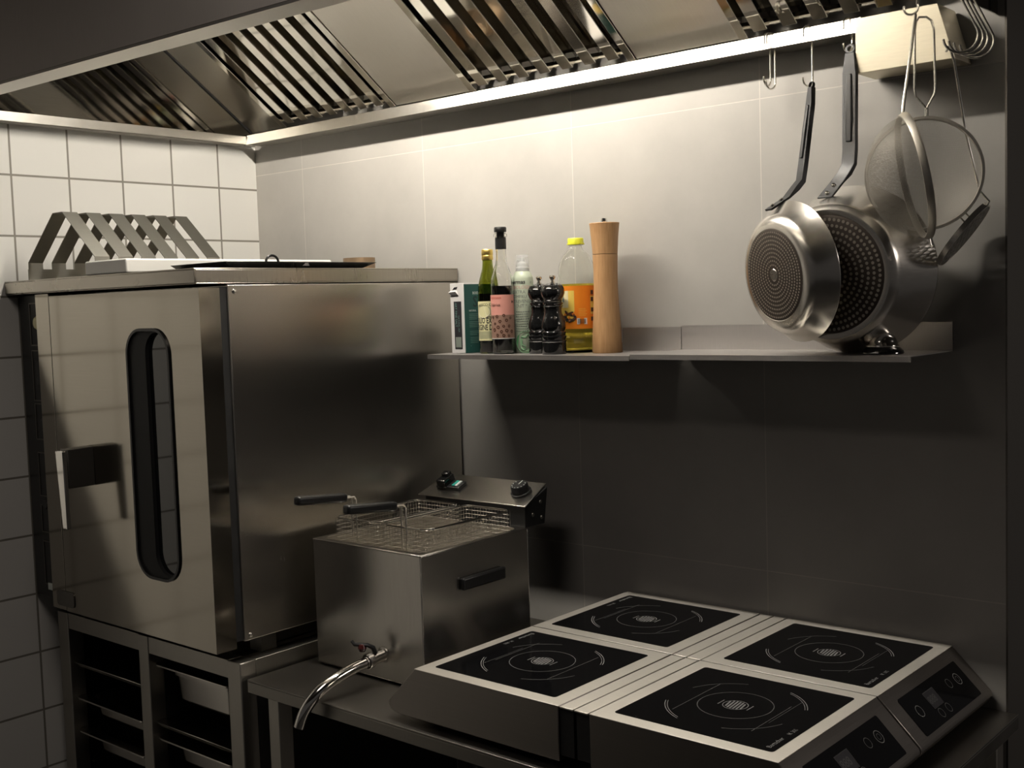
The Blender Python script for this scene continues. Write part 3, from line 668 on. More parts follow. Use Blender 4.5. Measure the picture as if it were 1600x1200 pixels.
pn = MB(); pn.hexa([(-1.953, 1.914, -.4485), (-1.622, 1.914, -.4485), (-1.634, 2.004, -.4105), (-1.940, 2.004, -.4105)], [(-1.953, 1.913, -.4460), (-1.622, 1.913, -.4460), (-1.634, 2.003, -.4080), (-1.940, 2.003, -.4080)])
panel = pn.build('control_panel', 'steel', head, bev=.0008)
ps = V((0, .0890, .0380)).normalized(); pn_ = V((0, -.0380, .0890)).normalized()
pp = lambda x, s, h=0.: V((x, 1.9135, -.446)) + ps*s + pn_*h
b = MB(); b.lathe([(.024, 0), (.024, .004), (.0205, .005), (.020, .019), (.018, .022), (0, .022)], pp(-1.671, .050), pn_, 32)
b.obox(pp(-1.671, .050, .0225)+ps*.008, (.0008, .008, .0004), X, ps, pn_, 1)
for k in range(9):
    a = math.radians(150+30*k); c = pp(-1.671, .050, .0222)
    b.obox(c + X*math.cos(a)*.0155 + ps*math.sin(a)*.0155, (.0014, .0008, .0004), X, ps, pn_, 1)
b.build('dial', ['black', 'ink_white'], head)
b = MB(); b.obox(pp(-1.882, .046, .004), (.036, .016, .004), X, ps, pn_); b.build('switch_plate', 'black', head, bev=.002)
b = MB(); b.obox(pp(-1.897, .047, .014), (.014, .019, .010), X, ps, pn_); b.obox(pp(-1.897, .056, .026), (.011, .008, .006), X, ps, pn_); b.build('switch', 'gloss_black', head, bev=.003)
b = MB(); b.obox(pp(-1.866, .046, .009), (.0042, .011, .002), X, ps, pn_); b.build('indicator', 'teal', head, bev=.001)
b = MB(); b.obox(pp(-1.857, .046, .009), (.0035, .011, .002), X, ps, pn_); b.build('indicator', 'ink_white', head, bev=.001)
for yy, zz in ((1.945, -.470), (1.975, -.480), (1.972, -.445)):
    b = MB(); b.lathe([(0, .002), (.004, .0015), (.0045, 0)], (fx0+.318, yy, zz), X, 10); b.build('screw', 'dark_steel', head)
b = MB(); b.box(fx1, fx1+.012, 1.696, 1.828, -.586, -.560); b.build('side_handle', 'black', body, bev=.004)
b = MB(); b.box(fx0-.012, fx0, 1.696, 1.828, -.586, -.560); b.build('side_handle', 'black', body, bev=.004)
b = MB(); b.lathe([(0, .004), (.005, .003), (.007, .001), (.0075, 0)], (-1.652, fy0, -.745), -Y, 14); b.build('screw', 'chrome', body)
for xx in (fx0+.03, fx1-.03):
    for yy in (fy0+.03, fy1-.03):
        b = MB(); b.lathe([(.012, 0), (.014, .004)], (xx, yy, -.768), Z, 16); b.build('foot', 'black', fr)
tp = MB()
sp = [(-1.739, 1.535, -.717), (-1.741, 1.50, -.722), (-1.744, 1.462, -.731), (-1.749, 1.432, -.744), (-1.756, 1.410, -.762), (-1.764, 1.396, -.785), (-1.772, 1.390, -.812)]
fine = []
for i in range(len(sp)-1):
    p0, p1, p2, p3 = [V(sp[max(0, min(len(sp)-1, i+q))]) for q in (-1, 0, 1, 2)]
    for k in range(5):
        s = k/5; fine.append(.5*((2*p1) + (p2-p0)*s + (2*p0-5*p1+4*p2-p3)*s*s + (3*p1-p0-3*p2+p3)*s**3))
fine.append(V(sp[-1])); tp.tube(fine, .0115, 18, caps=False); tp.tube(fine, .0098, 18, caps=False)
tap = tp.build('drain_spout', 'chrome', fr)
b = MB(); b.lathe([(.0145, 0), (.0160, .002), (.0160, .012), (.0145, .014), (.0120, .014)], (-1.7388, 1.541, -.7165), (.02, .98, .12), 24); b.lathe([(.012, 0), (.0125, .046), (.017, .047), (.017, .05)], (-1.739, 1.537, -.717), (.06, 1, .10), 20); b.build('valve', 'steel', tap)
b = MB(); b.tube([(-1.733, 1.560, -.702), (-1.735, 1.556, -.690), (-1.742, 1.548, -.684), (-1.768, 1.536, -.684), (-1.775, 1.535, -.678)], [.005, .005, .0042, .0042, .0035], 8); b.build('lever', 'black', tap)
b = MB(); b.lathe([(0, -.009), (.006, -.007), (.009, 0), (.006, .007), (0, .009)], (-1.752, 1.542, -.690), Z, 16); b.build('knob', 'red_ball', tap)

# fryer baskets: wire mesh, rim, riser wires and grip
def make_basket(x0, x1, label, rise=.052, end=(0, 0, 0)):
    y0, y1, zt, zb = 1.632, 1.885, -.453, -.585
    t = thing('fryer_basket', ((x0+x1)/2, (y0+y1)/2, zb), label, 'fryer basket', 'fryer baskets')
    m = MB(); p = .0085; r = .00055
    nx, ny, nz = int((x1-x0)/p), int((y1-y0)/p), int((zt-zb)/p)
    for i in range(nx+1):
        x = x0+(x1-x0)*i/nx; m.tube([(x, y0, zt), (x, y0, zb), (x, y1, zb), (x, y1, zt)], r, 4, caps=False)
    for i in range(ny+1):
        y = y0+(y1-y0)*i/ny; m.tube([(x0, y, zt), (x0, y, zb), (x1, y, zb), (x1, y, zt)], r, 4, caps=False)
    for i in range(nz):
        z = zb+(zt-zb)*i/nz; m.tube([(q[0], q[1], z) for q in rrect(x0, x1, y0, y1, .004, 2)], r, 4, closed=True)
    m.build('wire_mesh', 'wire', t, smooth=0)
    b = MB(); b.tube([(q[0], q[1], zt) for q in rrect(x0-.002, x1+.002, y0-.002, y1+.002, .022, 5)], .0026, 8, closed=True); b.build('rim_wire', 'chrome', t)
    xc = (x0+x1)/2; g0 = V((xc, y0-.026, zt+rise)); g1 = V((xc, y0-.158, zt+rise+.013)) + V(end)
    b = MB()
    for d in (-.007, .007): b.tube([(xc+d, y0-.003, zt-.06), (xc+d, y0-.003, zt+rise-.006), (xc+d, y0-.008, zt+rise), (xc+d*.6, g0.y-.01, zt+rise)], .0020, 8)
    b.build('riser_wire', 'wire', t)
    b = MB(); d = (g1-g0).normalized(); s = d.cross(Z).normalized(); u = s.cross(d)
    b.obox((g0+g1)/2, ((g1-g0).length/2, .0105, .0095), d, s, u); b.build('grip', 'black', t, bev=.006, seg=3)
    return t
make_basket(-1.923, -1.793, 'left wire fryer basket with black grip, next to the oven side')
make_basket(-1.772, -1.642, 'right wire fryer basket with black grip crossing over its neighbour', .048)

# ------------------------------------------------------------------ induction hobs
def make_hob(o, label):
    """control slope towards +x; o = centre of the flat top's footprint at table level"""
    ox, oy, oz = o; zt, zb = oz+.1065, oz+.013
    t = thing('induction_hob', o, label, 'induction hob', 'induction hobs on the table')
    hx, hy = .1665, .168
    b = MB()
    poly = [(-hx, zb), (hx+.050, zb), (hx+.068, zb+.006), (hx+.073, zb+.014), (hx+.0715, zb+.022), (hx, zt), (-hx, zt)]
    b.prism([(p[0]+ox, p[1]) for p in poly], ((0, oy-hy, 0), X, Z, Y), 2*hy)
    b.build('body', 'steel_shaded', t, bev=.0015)
    b = MB(); b.box(ox-hx, ox+hx+.0006, oy-hy-.0004, oy+hy+.0004, zt-.0008, zt+.0002); b.build('top_plate', 'steel_top', t, bev=.0004)  # lighter skin of the same steel; the body below carries painted shade
    b = MB(); b.box(ox-hx-.0305, ox-hx-.0035, oy-hy, oy+hy, zt-.003, zt); b.build('vent_strip', 'steel_top', t, bev=.0008)
    b = MB(); b.box(ox-hx-.029, ox-hx-.001, oy-hy+.004, oy+hy-.004, zb+.01, zt-.0035); b.build('recess_shade', 'matte_black', t)  # black block standing in for the shade of the recess under the strip
    g0, g1 = -hx+.028, hx-.023; gc = (g0+g1)/2; hg = (g1-g0)/2
    b = MB(); b.prism(rrect(ox+g0, ox+g1, oy-.140, oy+.140, .006, 4), ((0, 0, zt-.004), X, Y, Z), .0048)
    gl = b.build('glass', 'glass_black', t)
    zz = zt + .00095; mk = MB(); cx, cy = ox+gc, oy
    def ring(r, w, a0, a1, mi, k=40):
        P = []
        for i in range(k+1):
            a = math.radians(a0+(a1-a0)*i/k); P += [(cx+math.cos(a)*(r-w/2), cy+math.sin(a)*(r-w/2), zz), (cx+math.cos(a)*(r+w/2), cy+math.sin(a)*(r+w/2), zz)]
        mk.add(P, [(2*i, 2*i+2, 2*i+3, 2*i+1) for i in range(k)], mi)
    def line(x0, y0, x1, y1, w, mi):
        d = V((x1-x0, y1-y0)); d.normalize(); q = V((-d.y, d.x))*w/2
        mk.add([(cx+x0-q.x, cy+y0-q.y, zz), (cx+x1-q.x, cy+y1-q.y, zz), (cx+x1+q.x, cy+y1+q.y, zz), (cx+x0+q.x, cy+y0+q.y, zz)], [(0, 1, 2, 3)], mi)
    ring(.061, .0016, 0, 360, 1, 64); ring(.0205, .0014, 0, 360, 0, 40)
    for a in (45, 225): ring(.113, .0015, a-22, a+22, 0); ring(.109, .0011, a-22, a+20, 0)
    for a in (135, 315): ring(.105, .0015, a-27, a+27, 1)
    for i in range(6):
        xx = -.0135+.0054*i; h = math.sqrt(max(0, .018**2-xx*xx)); line(xx+.002, -h, xx-.002, h, .0032, 0)
    line(-.0265, -.011, -.0265, .011, .0018, 0); line(.0265, -.011, .0265, .011, .0018, 0)
    line(-.072, -.075, -.072, .075, .0012, 1); line(.076, -.085, .076, .045, .0012, 1); line(.081, -.04, .081, .07, .0009, 1)
    mk.text('Bartscher', .0115, lambda u, v: (cx+hg-.010-v, cy-.128+u, zz), 0, .01)
    mk.text('IK 30S', .0100, lambda u, v: (cx+hg-.010-v, cy-.066+u, zz), 0)
    mk.build('print', ['mark', 'mark_dim'], gl, smooth=0, recalc=False)
    # control slope
    a = V((.0715, 0, -(zt-zb-.022))); L = a.length; a = a/L; n = V((-a.z, 0, a.x)); n = n if n.z > 0 else -n
    P = lambda s, y, h=0.: V((ox+hx, oy, zt)) + a*s + Y*y + n*h
    b = MB(); fr_ = (P(0, 0), Y, a, n)
    b.prism(rrect(-.128, .128, L*.22, L*.93, .004, 3), (P(0, 0, -.001), Y, a, n), .0018)
    cg = b.build('control_panel', 'glass_black', t)
    mk = MB()
    def circ(y, s, r, w, mi, k=24):
        pts = []
        for i in range(k):
            q = 2*PI*i/k
            for rr in (r-w/2, r+w/2): pts.append(P(s+math.cos(q)*rr, y+math.sin(q)*rr, .0011))
        mk.add(pts, [(2*i, 2*((i+1) % k), 2*((i+1) % k)+1, 2*i+1) for i in range(k)], mi)
    sm = L*.52
    def rect(y0, y1, s0, s1, mi): mk.add([P(s0, y0, .0011), P(s0, y1, .0011), P(s1, y1, .0011), P(s1, y0, .0011)], [(0, 1, 2, 3)], mi)
    rect(-.048, -.004, sm-.016, sm+.016, 2)
    for y0, y1, s0, s1 in ((-.048, -.004, sm-.016, sm-.0148), (-.048, -.004, sm+.0148, sm+.016), (-.048, -.0468, sm-.016, sm+.016), (-.0052, -.004, sm-.016, sm+.016)): rect(y0, y1, s0, s1, 1)
    mk.text('888', .020, lambda u, v: P(sm+.007-v, -.045+u, .0013), 1)
    for y, s, r in ((.055, sm-.004, .0085), (.092, sm-.002, .0105), (-.092, sm+.004, .010), (-.036, sm+.026, .008), (-.004, sm+.026, .008)): circ(y, s, r, .0012, 0 if r > .009 else 1)
    circ(.092, sm-.002, .005, .0009, 1)
    mk.build('print', ['mark', 'mark_dim', 'ink_black'], cg, smooth=0, recalc=False)
    for sx in (-1, 1):
        for sy in (-1, 1):
            b = MB(); b.lathe([(.013, 0), (.015, .013)], (ox+sx*(hx-.03), oy+sy*(hy-.03), oz), Z, 16); b.build('foot', 'black', t)
    return t
hz = -.768; xr_, xl_ = -.9385, -1.3355; yf, yb = 1.6135, 1.954
hob = make_hob((xr_, yf, hz), 'front right induction hob, its control slope facing right')
copy_tree(hob, (xr_, yb, hz), 0, 'rear right induction hob against the wall, control slope facing right')
copy_tree(hob, (xl_, yf, hz), PI, 'front left induction hob beside the drain tap')
copy_tree(hob, (xl_, yb, hz), PI, 'rear left induction hob against the wall, beside the fryer')

# ------------------------------------------------------------------ wall shelves
def make_shelf(x0, x1, z, label):
    t = thing('wall_shelf', ((x0+x1)/2, 2.03, z-.010), label, 'wall shelf', 'wall shelves')
    b = MB(); b.box(x0, x1, 1.930, 2.128, z-.0015, z); b.box(x0, x1, 1.930, 1.9315, z-.010, z-.0015); b.build('board', 'steel_shelf', t)
    b = MB(); b.box(x0, x1, 2.1265, 2.1285, z, z+.052); b.build('upstand', 'steel_shelf', t)
    return t
SZ = -.1165
make_shelf(-1.921, -1.3495, SZ, 'left steel wall shelf holding the bottles and mills')
make_shelf(-1.3475, -.770, SZ+.003, 'right steel wall shelf under the pans, with the bell')

# ------------------------------------------------------------------ things on the shelf
RT, FC = V((.757, .653, 0)), V((.653, -.757, 0))     # right and towards the viewer on the shelf
def cyl_map(c, r, z):                                # wraps lettering round a turned body
    c = V(c)
    def f(u, v):
        a = u/r; return c + (FC*math.cos(a) + RT*math.sin(a))*r + Z*(z+v)
    return f
def band(mb, c, r, z0, z1, a0, a1, mi=0, n=28):
    """label wrapped round a cylinder; angles in degrees, 0 faces the room"""
    c = V(c); P = []
    for i in range(n+1):
        a = math.radians(a0+(a1-a0)*i/n); d = FC*math.cos(a)+RT*math.sin(a); P += [c+d*r+Z*z0, c+d*r+Z*z1]
    mb.add(P, [(2*i, 2*i+2, 2*i+3, 2*i+1) for i in range(n)], mi)
# salt carton
t = thing('carton', (-1.85, 2.03, SZ), 'white and green salt carton with torn spout at the left shelf end', 'carton')
cx0, cx1, cy0, cy1, cz1 = -1.887, -1.844, 1.978, 2.085, .0475
b = MB(); b.box(cx0, cx1, cy0, cy1, SZ+.0003, cz1); b.build('box', 'card_white', t, bev=.001)
b = MB(); b.add([(cx1+.0004, cy0+.001, SZ+.001), (cx1+.0004, cy1-.001, SZ+.001), (cx1+.0004, cy1-.001, cz1-.003), (cx1+.0004, cy0+.001, cz1-.003)], [(0, 1, 2, 3)])
g = b.build('green_face', 'card_green', t, recalc=False)
b = MB(); gm = lambda y, z: (lambda u, v: (cx1+.0008, cy0+y+u, z+v))
b.text('BOOST', .0088, gm(.030, .021), 0, .02); b.text('Sa', .036, gm(.030, -.008), 1, .02); b.text('NATURAL', .0056, gm(.016, -.019), 0, .02)
def lines(y, z, n, w, mi):
    for k in range(n):
        q = w*(1 if k < n-1 else .6); b.add([(cx1+.0008, cy0+y, z-.0038*k), (cx1+.0008, cy0+y+q, z-.0038*k), (cx1+.0008, cy0+y+q, z+.0012-.0038*k), (cx1+.0008, cy0+y, z+.0012-.0038*k)], [(0, 1, 2, 3)], mi)
lines(.016, -.026, 4, .045, 2); lines(.016, -.044, 4, .048, 2); lines(.017, -.066, 3, .042, 2); lines(.018, -.081, 4, .045, 2); lines(.018, -.100, 1, .005, 2)
b.build('lettering', ['ink_white', 'ink_darkgreen', 'ink_pale'], g, smooth=0, recalc=False)
b = MB(); b.add([(cx0+.011, cy0-.0004, -.106), (cx1-.008, cy0-.0004, -.106), (cx1-.008, cy0-.0004, .005), (cx0+.011, cy0-.0004, .005)], [(0, 1, 2, 3)])
lb = b.build('side_label', 'ink_black', t, recalc=False)
b = MB(); fm = lambda x, z: (lambda u, v: (cx1-x+v, cy0-.0008, z-u))
b.text('ART FINE SALT', .0085, fm(.028, .002), 0); b.text('NATURAL SEA', .006, fm(.019, -.028), 0)
b.add([(cx0+.014, cy0-.0008, -.102), (cx1-.011, cy0-.0008, -.102), (cx1-.011, cy0-.0008, -.078), (cx0+.014, cy0-.0008, -.078)], [(0, 1, 2, 3)], 1); b.build('lettering', ['ink_pale', 'ink_grey'], lb, smooth=0, recalc=False)
b = MB(); b.hexa([(cx0+.004, cy0-.002, .020), (cx1-.016, cy0-.002, .020), (cx1-.016, cy0+.002, .020), (cx0+.004, cy0+.002, .020)], [(cx0-.001, cy0-.006, .027), (cx1-.022, cy0-.005, .029), (cx1-.022, cy0+.002, .031), (cx0+.003, cy0+.002, .031)]); b.build('spout_flap', 'card_white', t, bev=.001)
b = MB(); b.add([(cx0+.008, cy0-.0005, .0325), (cx0+.022, cy0-.0005, .034), (cx0+.025, cy0-.0005, .039), (cx0+.014, cy0-.0005, .038)], [(0, 1, 2, 3)]); b.build('spout_hole', 'ink_black', t, recalc=False)

def shell(prof, th):           # closed bottle wall from an outer profile
    inner = [(max(r-th, .002), h) for r, h in prof if r > 1e-6][::-1]; inner = [(r, max(h, .004)) for r, h in inner]
    return [(0, prof[0][1])] + [p for p in prof if p[0] > 1e-6] + inner + [(0, .004)]
# olive oil bottle
B1 = V((-1.786, 2.000, SZ)); r = .0245
t = thing('bottle', B1, 'dark green olive oil bottle with gold cap and cream label', 'bottle', 'bottles on the left shelf')
b = MB(); b.lathe(shell([(r-.002, 0), (r, .003), (r, .137), (r*.98, .150), (r*.80, .172), (r*.56, .192), (.0120, .205), (.0112, .222)], .0018), B1, Z, 40); b.build('glass_body', 'glass_green', t, smooth=50)
b = MB(); b.lathe([(0, .0045), (r-.0022, .0045), (r-.0022, .1375), (0, .1375)], B1, Z, 36); b.build('oil', 'liquid_dark', t)
b = MB(); b.lathe([(.0128, .214), (.0134, .215), (.0134, .224), (.0128, .225), (.0134, .226), (.0134, .2365), (.012, .2385), (0, .2385)], B1, Z, 28); b.build('cap', 'gold', t)
b = MB(); band(b, B1, r+.0004, .030, .120, -88, 70); lb = b.build('label', 'label_cream', t, recalc=False)
b = MB(); m = lambda z: cyl_map(B1, r+.0008, z)
b.text('FRESCO CASA', .0078, lambda u, v: m(.110)(u-.030, v-(u-.024)**2*6), 1); b.text('OLIO EXTRA', .0165, lambda u, v: m(.070)((u*.62)-.034, v*1.1), 1, .015); b.text('VERGINE DI OLIVA', .0165, lambda u, v: m(.0545)((u*.62)-.044, v*1.1), 1, .015)
for k in range(5): band(b, B1, r+.0008, .0495-.0034*k, .0505-.0034*k, -80, 66, 2)
cc = [m(.0965)(-.013+.0165*math.cos(q*PI/14), .0145*math.sin(q*PI/14)) for q in range(28)]; b.add(cc, [tuple(range(28))], 0)
cc = [m(.0965)(-.013+.0165*math.cos(-2.2+q*PI/18), .0150*math.sin(-2.2+q*PI/18)) for q in range(18)]
b.tube(cc, .0003, 4, mi=1); b.add([m(.094)(*q) for q in ((.006, .002), (.010, .008), (.014, .003), (.016, .001), (.008, -.003))], [(0, 1, 2, 3, 4)], 1); b.tube([m(.084)(*q) for q in ((-.008, -.002), (-.002, .002), (.004, 0), (.008, .004))], .0005, 4, mi=1)
b.build('print', ['label_cream_light', 'ink_black', 'ink_grey'], lb, smooth=0, recalc=False)
# tall dark bottle with pink label
B2 = V((-1.731, 1.985, SZ)); r = .0262
t = thing('bottle', B2, 'tall clear bottle of dark liquid with black stopper and pink label', 'bottle', 'bottles on the left shelf')
b = MB(); b.lathe(shell([(r-.003, 0), (r, .004), (r, .158), (r*.96, .170), (r*.72, .188), (r*.50, .204), (.0118, .216), (.0112, .262), (.0155, .264), (.0155, .270), (.0112, .272)], .0022), B2, Z, 40); b.build('glass_body', 'glass_clear', t, smooth=50)
b = MB(); b.lathe([(0, .009), (r-.0026, .009), (r-.0026, .1535), (0, .1535)], B2, Z, 36); b.build('liquid', 'liquid_dark', t)
b = MB(); b.lathe([(.0120, .236), (.0126, .236), (.0126, .2615), (.0120, .2615), (.0120, .236)], B2, Z, 28); b.build('neck_sleeve', 'black', t)
b = MB(); b.lathe([(.009, .262), (.009, .2735), (.0135, .2740), (.0142, .276), (.0142, .283), (.013, .2855), (0, .2855)], B2, Z, 28); b.build('stopper', 'black', t)
lb = MB(); band(lb, B2, r+.0004, .088, .1335, -92, 76, 0); band(lb, B2, r+.0004, .035, .088, -92, 76, 1); band(lb, B2, r+.00045, .0345, .036, -92, 76, 2); lo = lb.build('label', ['label_pink', 'label_brown', 'card_white'], t, recalc=False)
b = MB(); m = lambda z: cyl_map(B2, r+.0009, z)
b.text('Deliciosa', .0085, lambda u, v: m(.1285)(u-.034, v-.004), 1); b.text('Fabrica', .0090, lambda u, v: m(.108)(u-.031, v), 0, .01); b.text('M', .0095, lambda u, v: m(.114)(u+.022, v), 0, .01)
random.seed(3)
spots = [(-.026, .008), (-.014, .010), (.002, .012), (-.007, -.001), (.008, .001), (-.020, -.006), (.018, .006), (-.012, -.014), (.001, -.012), (.014, -.012), (-.022, -.020), (-.004, -.024), (.008, -.022), (-.014, -.032), (.001, -.033), (.013, -.034), (.021, -.024)]
for (q, w_) in spots:
    ro = random.uniform(.0028, .0040); k = 14; P = []
    for i in range(k):
        a = 2*PI*i/k
        for rr in (ro*.48, ro): P.append(m(.075)(q+math.cos(a)*rr, w_+math.sin(a)*rr))
    b.add(P, [(2*i, 2*((i+1) % k), 2*((i+1) % k)+1, 2*i+1) for i in range(k)], 2)
b.build('print', ['ink_brown', 'ink_red', 'ink_brown'], lo, smooth=0, recalc=False)
# spray can
B3 = V((-1.707, 2.030, SZ)); r = .0240
t = thing('spray_can', B3, 'pale green oil spray can with clear cap', 'spray can')
b = MB(); b.lathe([(0, 0), (r-.001, 0), (r, .0015), (r, .168), (r*.97, .173), (r*.80, .181), (r*.66, .185), (0, .185)], B3, Z, 40); cn = b.build('can', 'can_green', t, smooth=50)
b = MB(); b.lathe([(.0145, .1845), (.0150, .186), (.0150, .194), (.0125, .195), (.0115, .203), (.0065, .207), (.0055, .216), (0, .217)], B3, Z, 24); b.obox(B3+Z*.210+(FC*.3-RT*.9).normalized()*.006, (.007, .003, .0025), (FC*.3-RT*.9).normalized(), Z.cross(FC*.3-RT*.9).normalized(), Z); b.build('nozzle', 'white', t, bev=.001)
b = MB(); b.lathe([(.0158, .186), (.0160, .187), (.0155, .221), (.0150, .2225), (0, .2225), (0, .2217), (.0142, .2217), (.0150, .187), (.0158, .186)], B3, Z, 32); b.build('clear_cap', 'clear_cap', t)
b = MB(); m = lambda z: cyl_map(B3, r+.0006, z)
b.text('thermas', .0125, lambda u, v: m(.157)(u-.036, v), 0, .02); b.text('it', .0100, lambda u, v: m(.157)(u+.0165, v), 5)
for k, (s, mi) in enumerate((('BIOLOGICO', 1), ('EXTRA', 2), ('OMFRU', 2), ('TREVENOUS', 2), ('OIST *', 2))): b.text(s, .0105, (lambda z, x: (lambda u, v: m(z)(u*.95+x, v)))(.1455-.0105*k, -.026 if k != 4 else -.020), mi)
for k in range(9):
    wdt = .030 if k % 3 else .034
    for q in range(6): b.add([m(.093-.0054*k)(*p) for p in ((-.020+wdt*q/6, 0), (-.020+wdt*(q+.82)/6, 0), (-.020+wdt*(q+.82)/6, .0017), (-.020+wdt*q/6, .0017))], [(0, 1, 2, 3)], 5)
def ell(cx, cz, ra, rb, mi, k=30): b.add([m(cz)(cx+ra*math.cos(2*PI*i/k), rb*math.sin(2*PI*i/k)) for i in range(k)], [tuple(range(k))], mi)
m = lambda z: cyl_map(B3, r+.0003, z); ell(.004, .025, .0245, .0245, 4, 40); m = lambda z: cyl_map(B3, r+.0007, z); ell(.006, .025, .0180, .0205, 3, 40)
m = lambda z: cyl_map(B3, r+.0011, z)
b.tube([m(.025)(.004+.0245*math.cos(2*PI*i/40), .0245*math.sin(2*PI*i/40)) for i in range(40)], .0005, 4, closed=True, mi=4)
b.tube([m(.025)(*p) for p in ((-.008, .012), (.002, .010), (.008, .018), (.012, .009), (.019, .008))], .0009, 5, mi=4); b.tube([m(.025)(*p) for p in ((-.006, .004), (-.006, -.006), (.001, -.010), (.001, -.016), (-.004, -.018), (-.009, -.014))], .0009, 5, mi=4)
b.build('print', ['ink_black', 'ink_pink', 'ink_grey', 'can_band', 'ink_green', 'ink_grey'], cn, smooth=0, recalc=False)
# black turned mills
def make_mill(c, label):
    c = V(c); t = thing('pepper_mill', c, label, 'pepper mill', 'black mills on the shelf')
    pr = [(0, 0), (.0265, 0), (.0270, .003), (.0265, .026), (.0278, .028), (.0278, .0305), (.0258, .032), (.0272, .036), (.0272, .0395), (.0252, .041), (.0265, .045), (.0265, .0485), (.0240, .051),
          (.0270, .058), (.0268, .066), (.0225, .080), (.0195, .090), (.0190, .097), (.0205, .103), (.0225, .105), (.0205, .107), (.0222, .110), (.0222, .1125), (.0190, .1145)]
    b = MB(); b.lathe(pr + [(0, .1145)], c, Z, 44); b.build('body', 'gloss_black', t, smooth=28)
    b = MB(); b.lathe([(0, .1147), (.0190, .1147), (.0215, .117), (.0200, .119), (.0235, .124), (.0262, .133), (.0255, .142), (.0215, .150), (.012, .1545), (0, .1555)], c, Z, 44); b.build('head', 'gloss_black', t, smooth=28)
    b = MB(); b.lathe([(.0062, .1548), (.0060, .157), (.0035, .159), (.0035, .162), (.0062, .165), (.0072, .168), (.0060, .171), (0, .172)], c, Z, 20); b.build('knob', 'chrome', t, smooth=28)
    return t
ml = make_mill((-1.581, 1.980, SZ), 'black lacquered pepper mill, the right one, in front')
copy_tree(ml, (-1.643, 2.010, SZ), 0, 'black lacquered mill just right of the spray can, partly hidden')
# sunflower oil bottle
B4 = V((-1.576, 2.060, SZ)); r = .0425
t = thing('bottle', B4, 'clear plastic cooking oil bottle with yellow cap and orange label', 'bottle', 'bottles on the left shelf')
pr = [(r-.006, 0), (r-.001, .006), (r-.0015, .018), (r-.003, .022), (r, .027), (r, .034), (r-.003, .0375), (r, .041), (r, .050), (r-.0015, .053), (r-.0015, .145), (r, .149), (r, .166), (r-.002, .170), (r-.001, .176), (r*.90, .196), (r*.70, .214), (r*.42, .226), (.0135, .232), (.0130, .236), (.0165, .2375), (.0165, .239), (.0125, .240), (.0125, .246)]
b = MB(); b.lathe(shell(pr, .0010), B4, Z, 48); b.build('bottle_body', 'plastic_clear', t, smooth=40)
lq = [(0, .0046)] + [(p[0]-.0013, max(p[1], .0046)) for p in pr if p[1] < .150] + [(r-.0013, .152), (0, .152)]
b = MB(); b.lathe(lq, B4, Z, 44); b.build('oil', 'liquid_oil', t, smooth=40)
b = MB(); b.lathe([(.0168, .2395), (.0178, .240), (.0178, .251), (.0165, .253), (0, .253)], B4, Z, 32); b.lathe([(.0195, .2385), (.0195, .2415), (.017, .2415)], B4, Z, 32); b.build('cap', 'cap_yellow', t)
lb = MB(); band(lb, B4, r+.0006, .053, .1475, -100, 100, 0, 40)
band(lb, B4, r+.0010, .069, .137, -80, -12, 1, 20); band(lb, B4, r+.0010, .085, .125, 38, 75, 1, 14); band(lb, B4, r+.0013, .100, .137, -80, -30, 2, 16); lo = lb.build('label', ['label_orange', 'label_yellow', 'label_pale'], t, recalc=False)
b = MB(); m = lambda z: cyl_map(B4, r+.0018, z)
def quad(x0, x1, z0, z1, mi): b.add([m(0)(x0, z0), m(0)(x1, z0), m(0)(x1, z1), m(0)(x0, z1)], [(0, 1, 2, 3)], mi)
quad(-.004, .019, .063, .0765, 0); m = lambda z: cyl_map(B4, r+.0022, z)
x = -.0015
for k, wd in enumerate((2, 1, 1, 3, 1, 2, 1, 1, 2, 1, 3, 1)): quad(x, x+.0005*wd, .065, .075, 1); x += .0005*wd + .0007
random.seed(5)
for k in range(16):
    cx_, cz_ = random.uniform(-.034, -.008), random.uniform(.071, .090); a = random.uniform(0, PI)
    P = [m(cz_)(cx_+.0062*math.cos(a)*math.cos(q)-.0026*math.sin(a)*math.sin(q), .0062*math.sin(a)*math.cos(q)+.0026*math.cos(a)*math.sin(q)) for q in [2*PI*i/10 for i in range(10)]]
    b.add(P, [tuple(range(10))], (2, 3, 1)[k % 3])
for k in range(5): quad(.0, .016+.003*(k % 2), .096-.0036*k, .0968-.0036*k, 4)
for zz in (.075, .095, .118, .133): quad(.030, .038, zz-.005, zz+.004, 2)
quad(-.040, -.034, .112, .124, 5)
b.build('print', ['card_white', 'ink_black', 'ink_brown', 'label_orange', 'label_yellow', 'ink_grey'], lo, smooth=0, recalc=False)
# tall wooden mill
B5 = V((-1.489, 2.050, SZ))
t = thing('pepper_mill', B5, 'tall pale wooden pepper mill at the right end of the bottles', 'pepper mill')
b = MB(); b.lathe([(0, 0), (.0325, 0), (.0330, .002), (.0322, .03), (.0300, .065), (.0275, .105), (.0262, .145), (.0262, .180), (.0270, .205), (.0272, .2125), (0, .2125)], B5, Z, 56); bd = b.build('body', 'wood', t, smooth=28)
b = MB(); b.lathe([(0, .2135), (.0272, .2135), (.0278, .225), (.0296, .250), (.0318, .273), (.0328, .2790), (.0322, .2802), (0, .2802)], B5, Z, 56); b.build('head', 'wood', t, smooth=28)
b = MB(); b.lathe([(.0062, .280), (.0066, .282), (.0066, .2895), (.0055, .2905), (0, .2905)], B5, Z, 24); b.build('knob', 'chrome', t, smooth=28)
b = MB(); m = lambda z: cyl_map(B5, .0334, z); ca, cb_ = 66, 96
band(b, B5, .0334, .022, .052, ca, cb_, 0, 6); x = 0
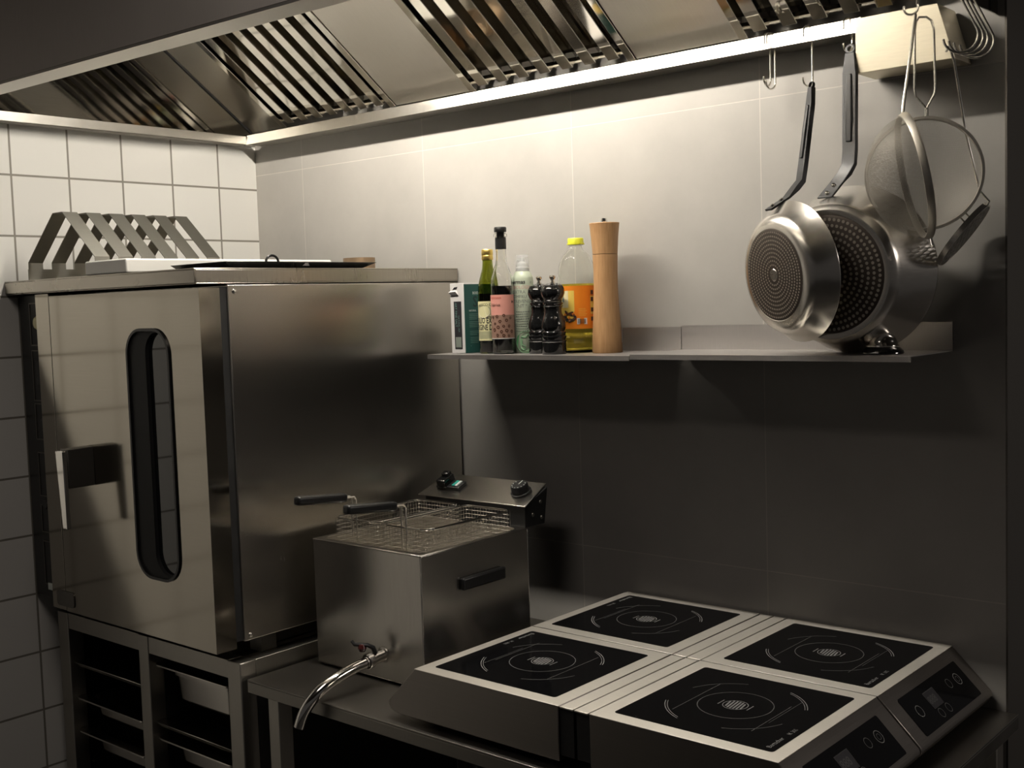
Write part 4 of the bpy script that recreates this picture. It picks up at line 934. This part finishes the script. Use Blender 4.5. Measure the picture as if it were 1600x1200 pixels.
for k in range(10): band(b, B5, .0337, .024+.0027*k, .0253+.0027*k, ca+6, cb_-4, 1, 3)
b.build('sticker', ['card_white', 'ink_grey'], bd, recalc=False)
# reception bell
B6 = V((-.848, 2.000, SZ+.003))
t = thing('counter_bell', B6, 'chrome counter bell with black base on the right shelf', 'bell')
b = MB(); b.lathe([(0, 0), (.0355, 0), (.0365, .002), (.0355, .006), (.0315, .010), (.0290, .0125), (0, .0125)], B6, Z, 40); b.build('base', 'gloss_black', t)
b = MB(); b.lathe([(.0285, .0135), (.0290, .0145), (.0285, .016), (.0262, .018), (.0250, .023), (.0215, .031), (.0150, .0375), (.007, .0405), (0, .0412)], B6, Z, 44); b.build('dome', 'chrome', t, smooth=60)
b = MB(); b.lathe([(.0018, .040), (.0018, .046), (.0032, .047), (.0032, .0495), (0, .0505)], B6, Z, 16); b.build('plunger', 'chrome', t)

# ------------------------------------------------------------------ light and view
w = bpy.data.worlds.new('room_gloom'); bpy.context.scene.world = w; w.use_nodes = True
bg = w.node_tree.nodes['Background']; bg.inputs[0].default_value = (1.0, .92, .86, 1); bg.inputs[1].default_value = .036
for nm, loc, en in (('room_fill_light', (-1.25, .68, .985), 5.8), ('right_wall_fill_light', (1.9, 2.8, .96), 42.)):
    la = bpy.data.lights.new(nm, 'AREA'); la.shape = 'DISK'; la.size = .75; la.energy = en; la.color = (1, .90, .82)  # unseen fill lights, added to lift the front and right-facing surfaces
    lo = bpy.data.objects.new(nm, la); C.objects.link(lo); lo.location = (loc[0], loc[1], loc[2]+Z0)
sc = bpy.context.scene
sc.view_settings.view_transform = 'Standard'; sc.view_settings.look = 'None'; sc.view_settings.gamma = 1; sc.view_settings.exposure = 0
sc.view_settings.use_curve_mapping = False
sc.cycles.use_denoising = True
sc.cycles.max_bounces = 14; sc.cycles.transparent_max_bounces = 16; sc.cycles.glossy_bounces = 8; sc.cycles.transmission_bounces = 12
sc.cycles.caustics_reflective = False; sc.cycles.caustics_refractive = False; sc.cycles.sample_clamp_indirect = 6
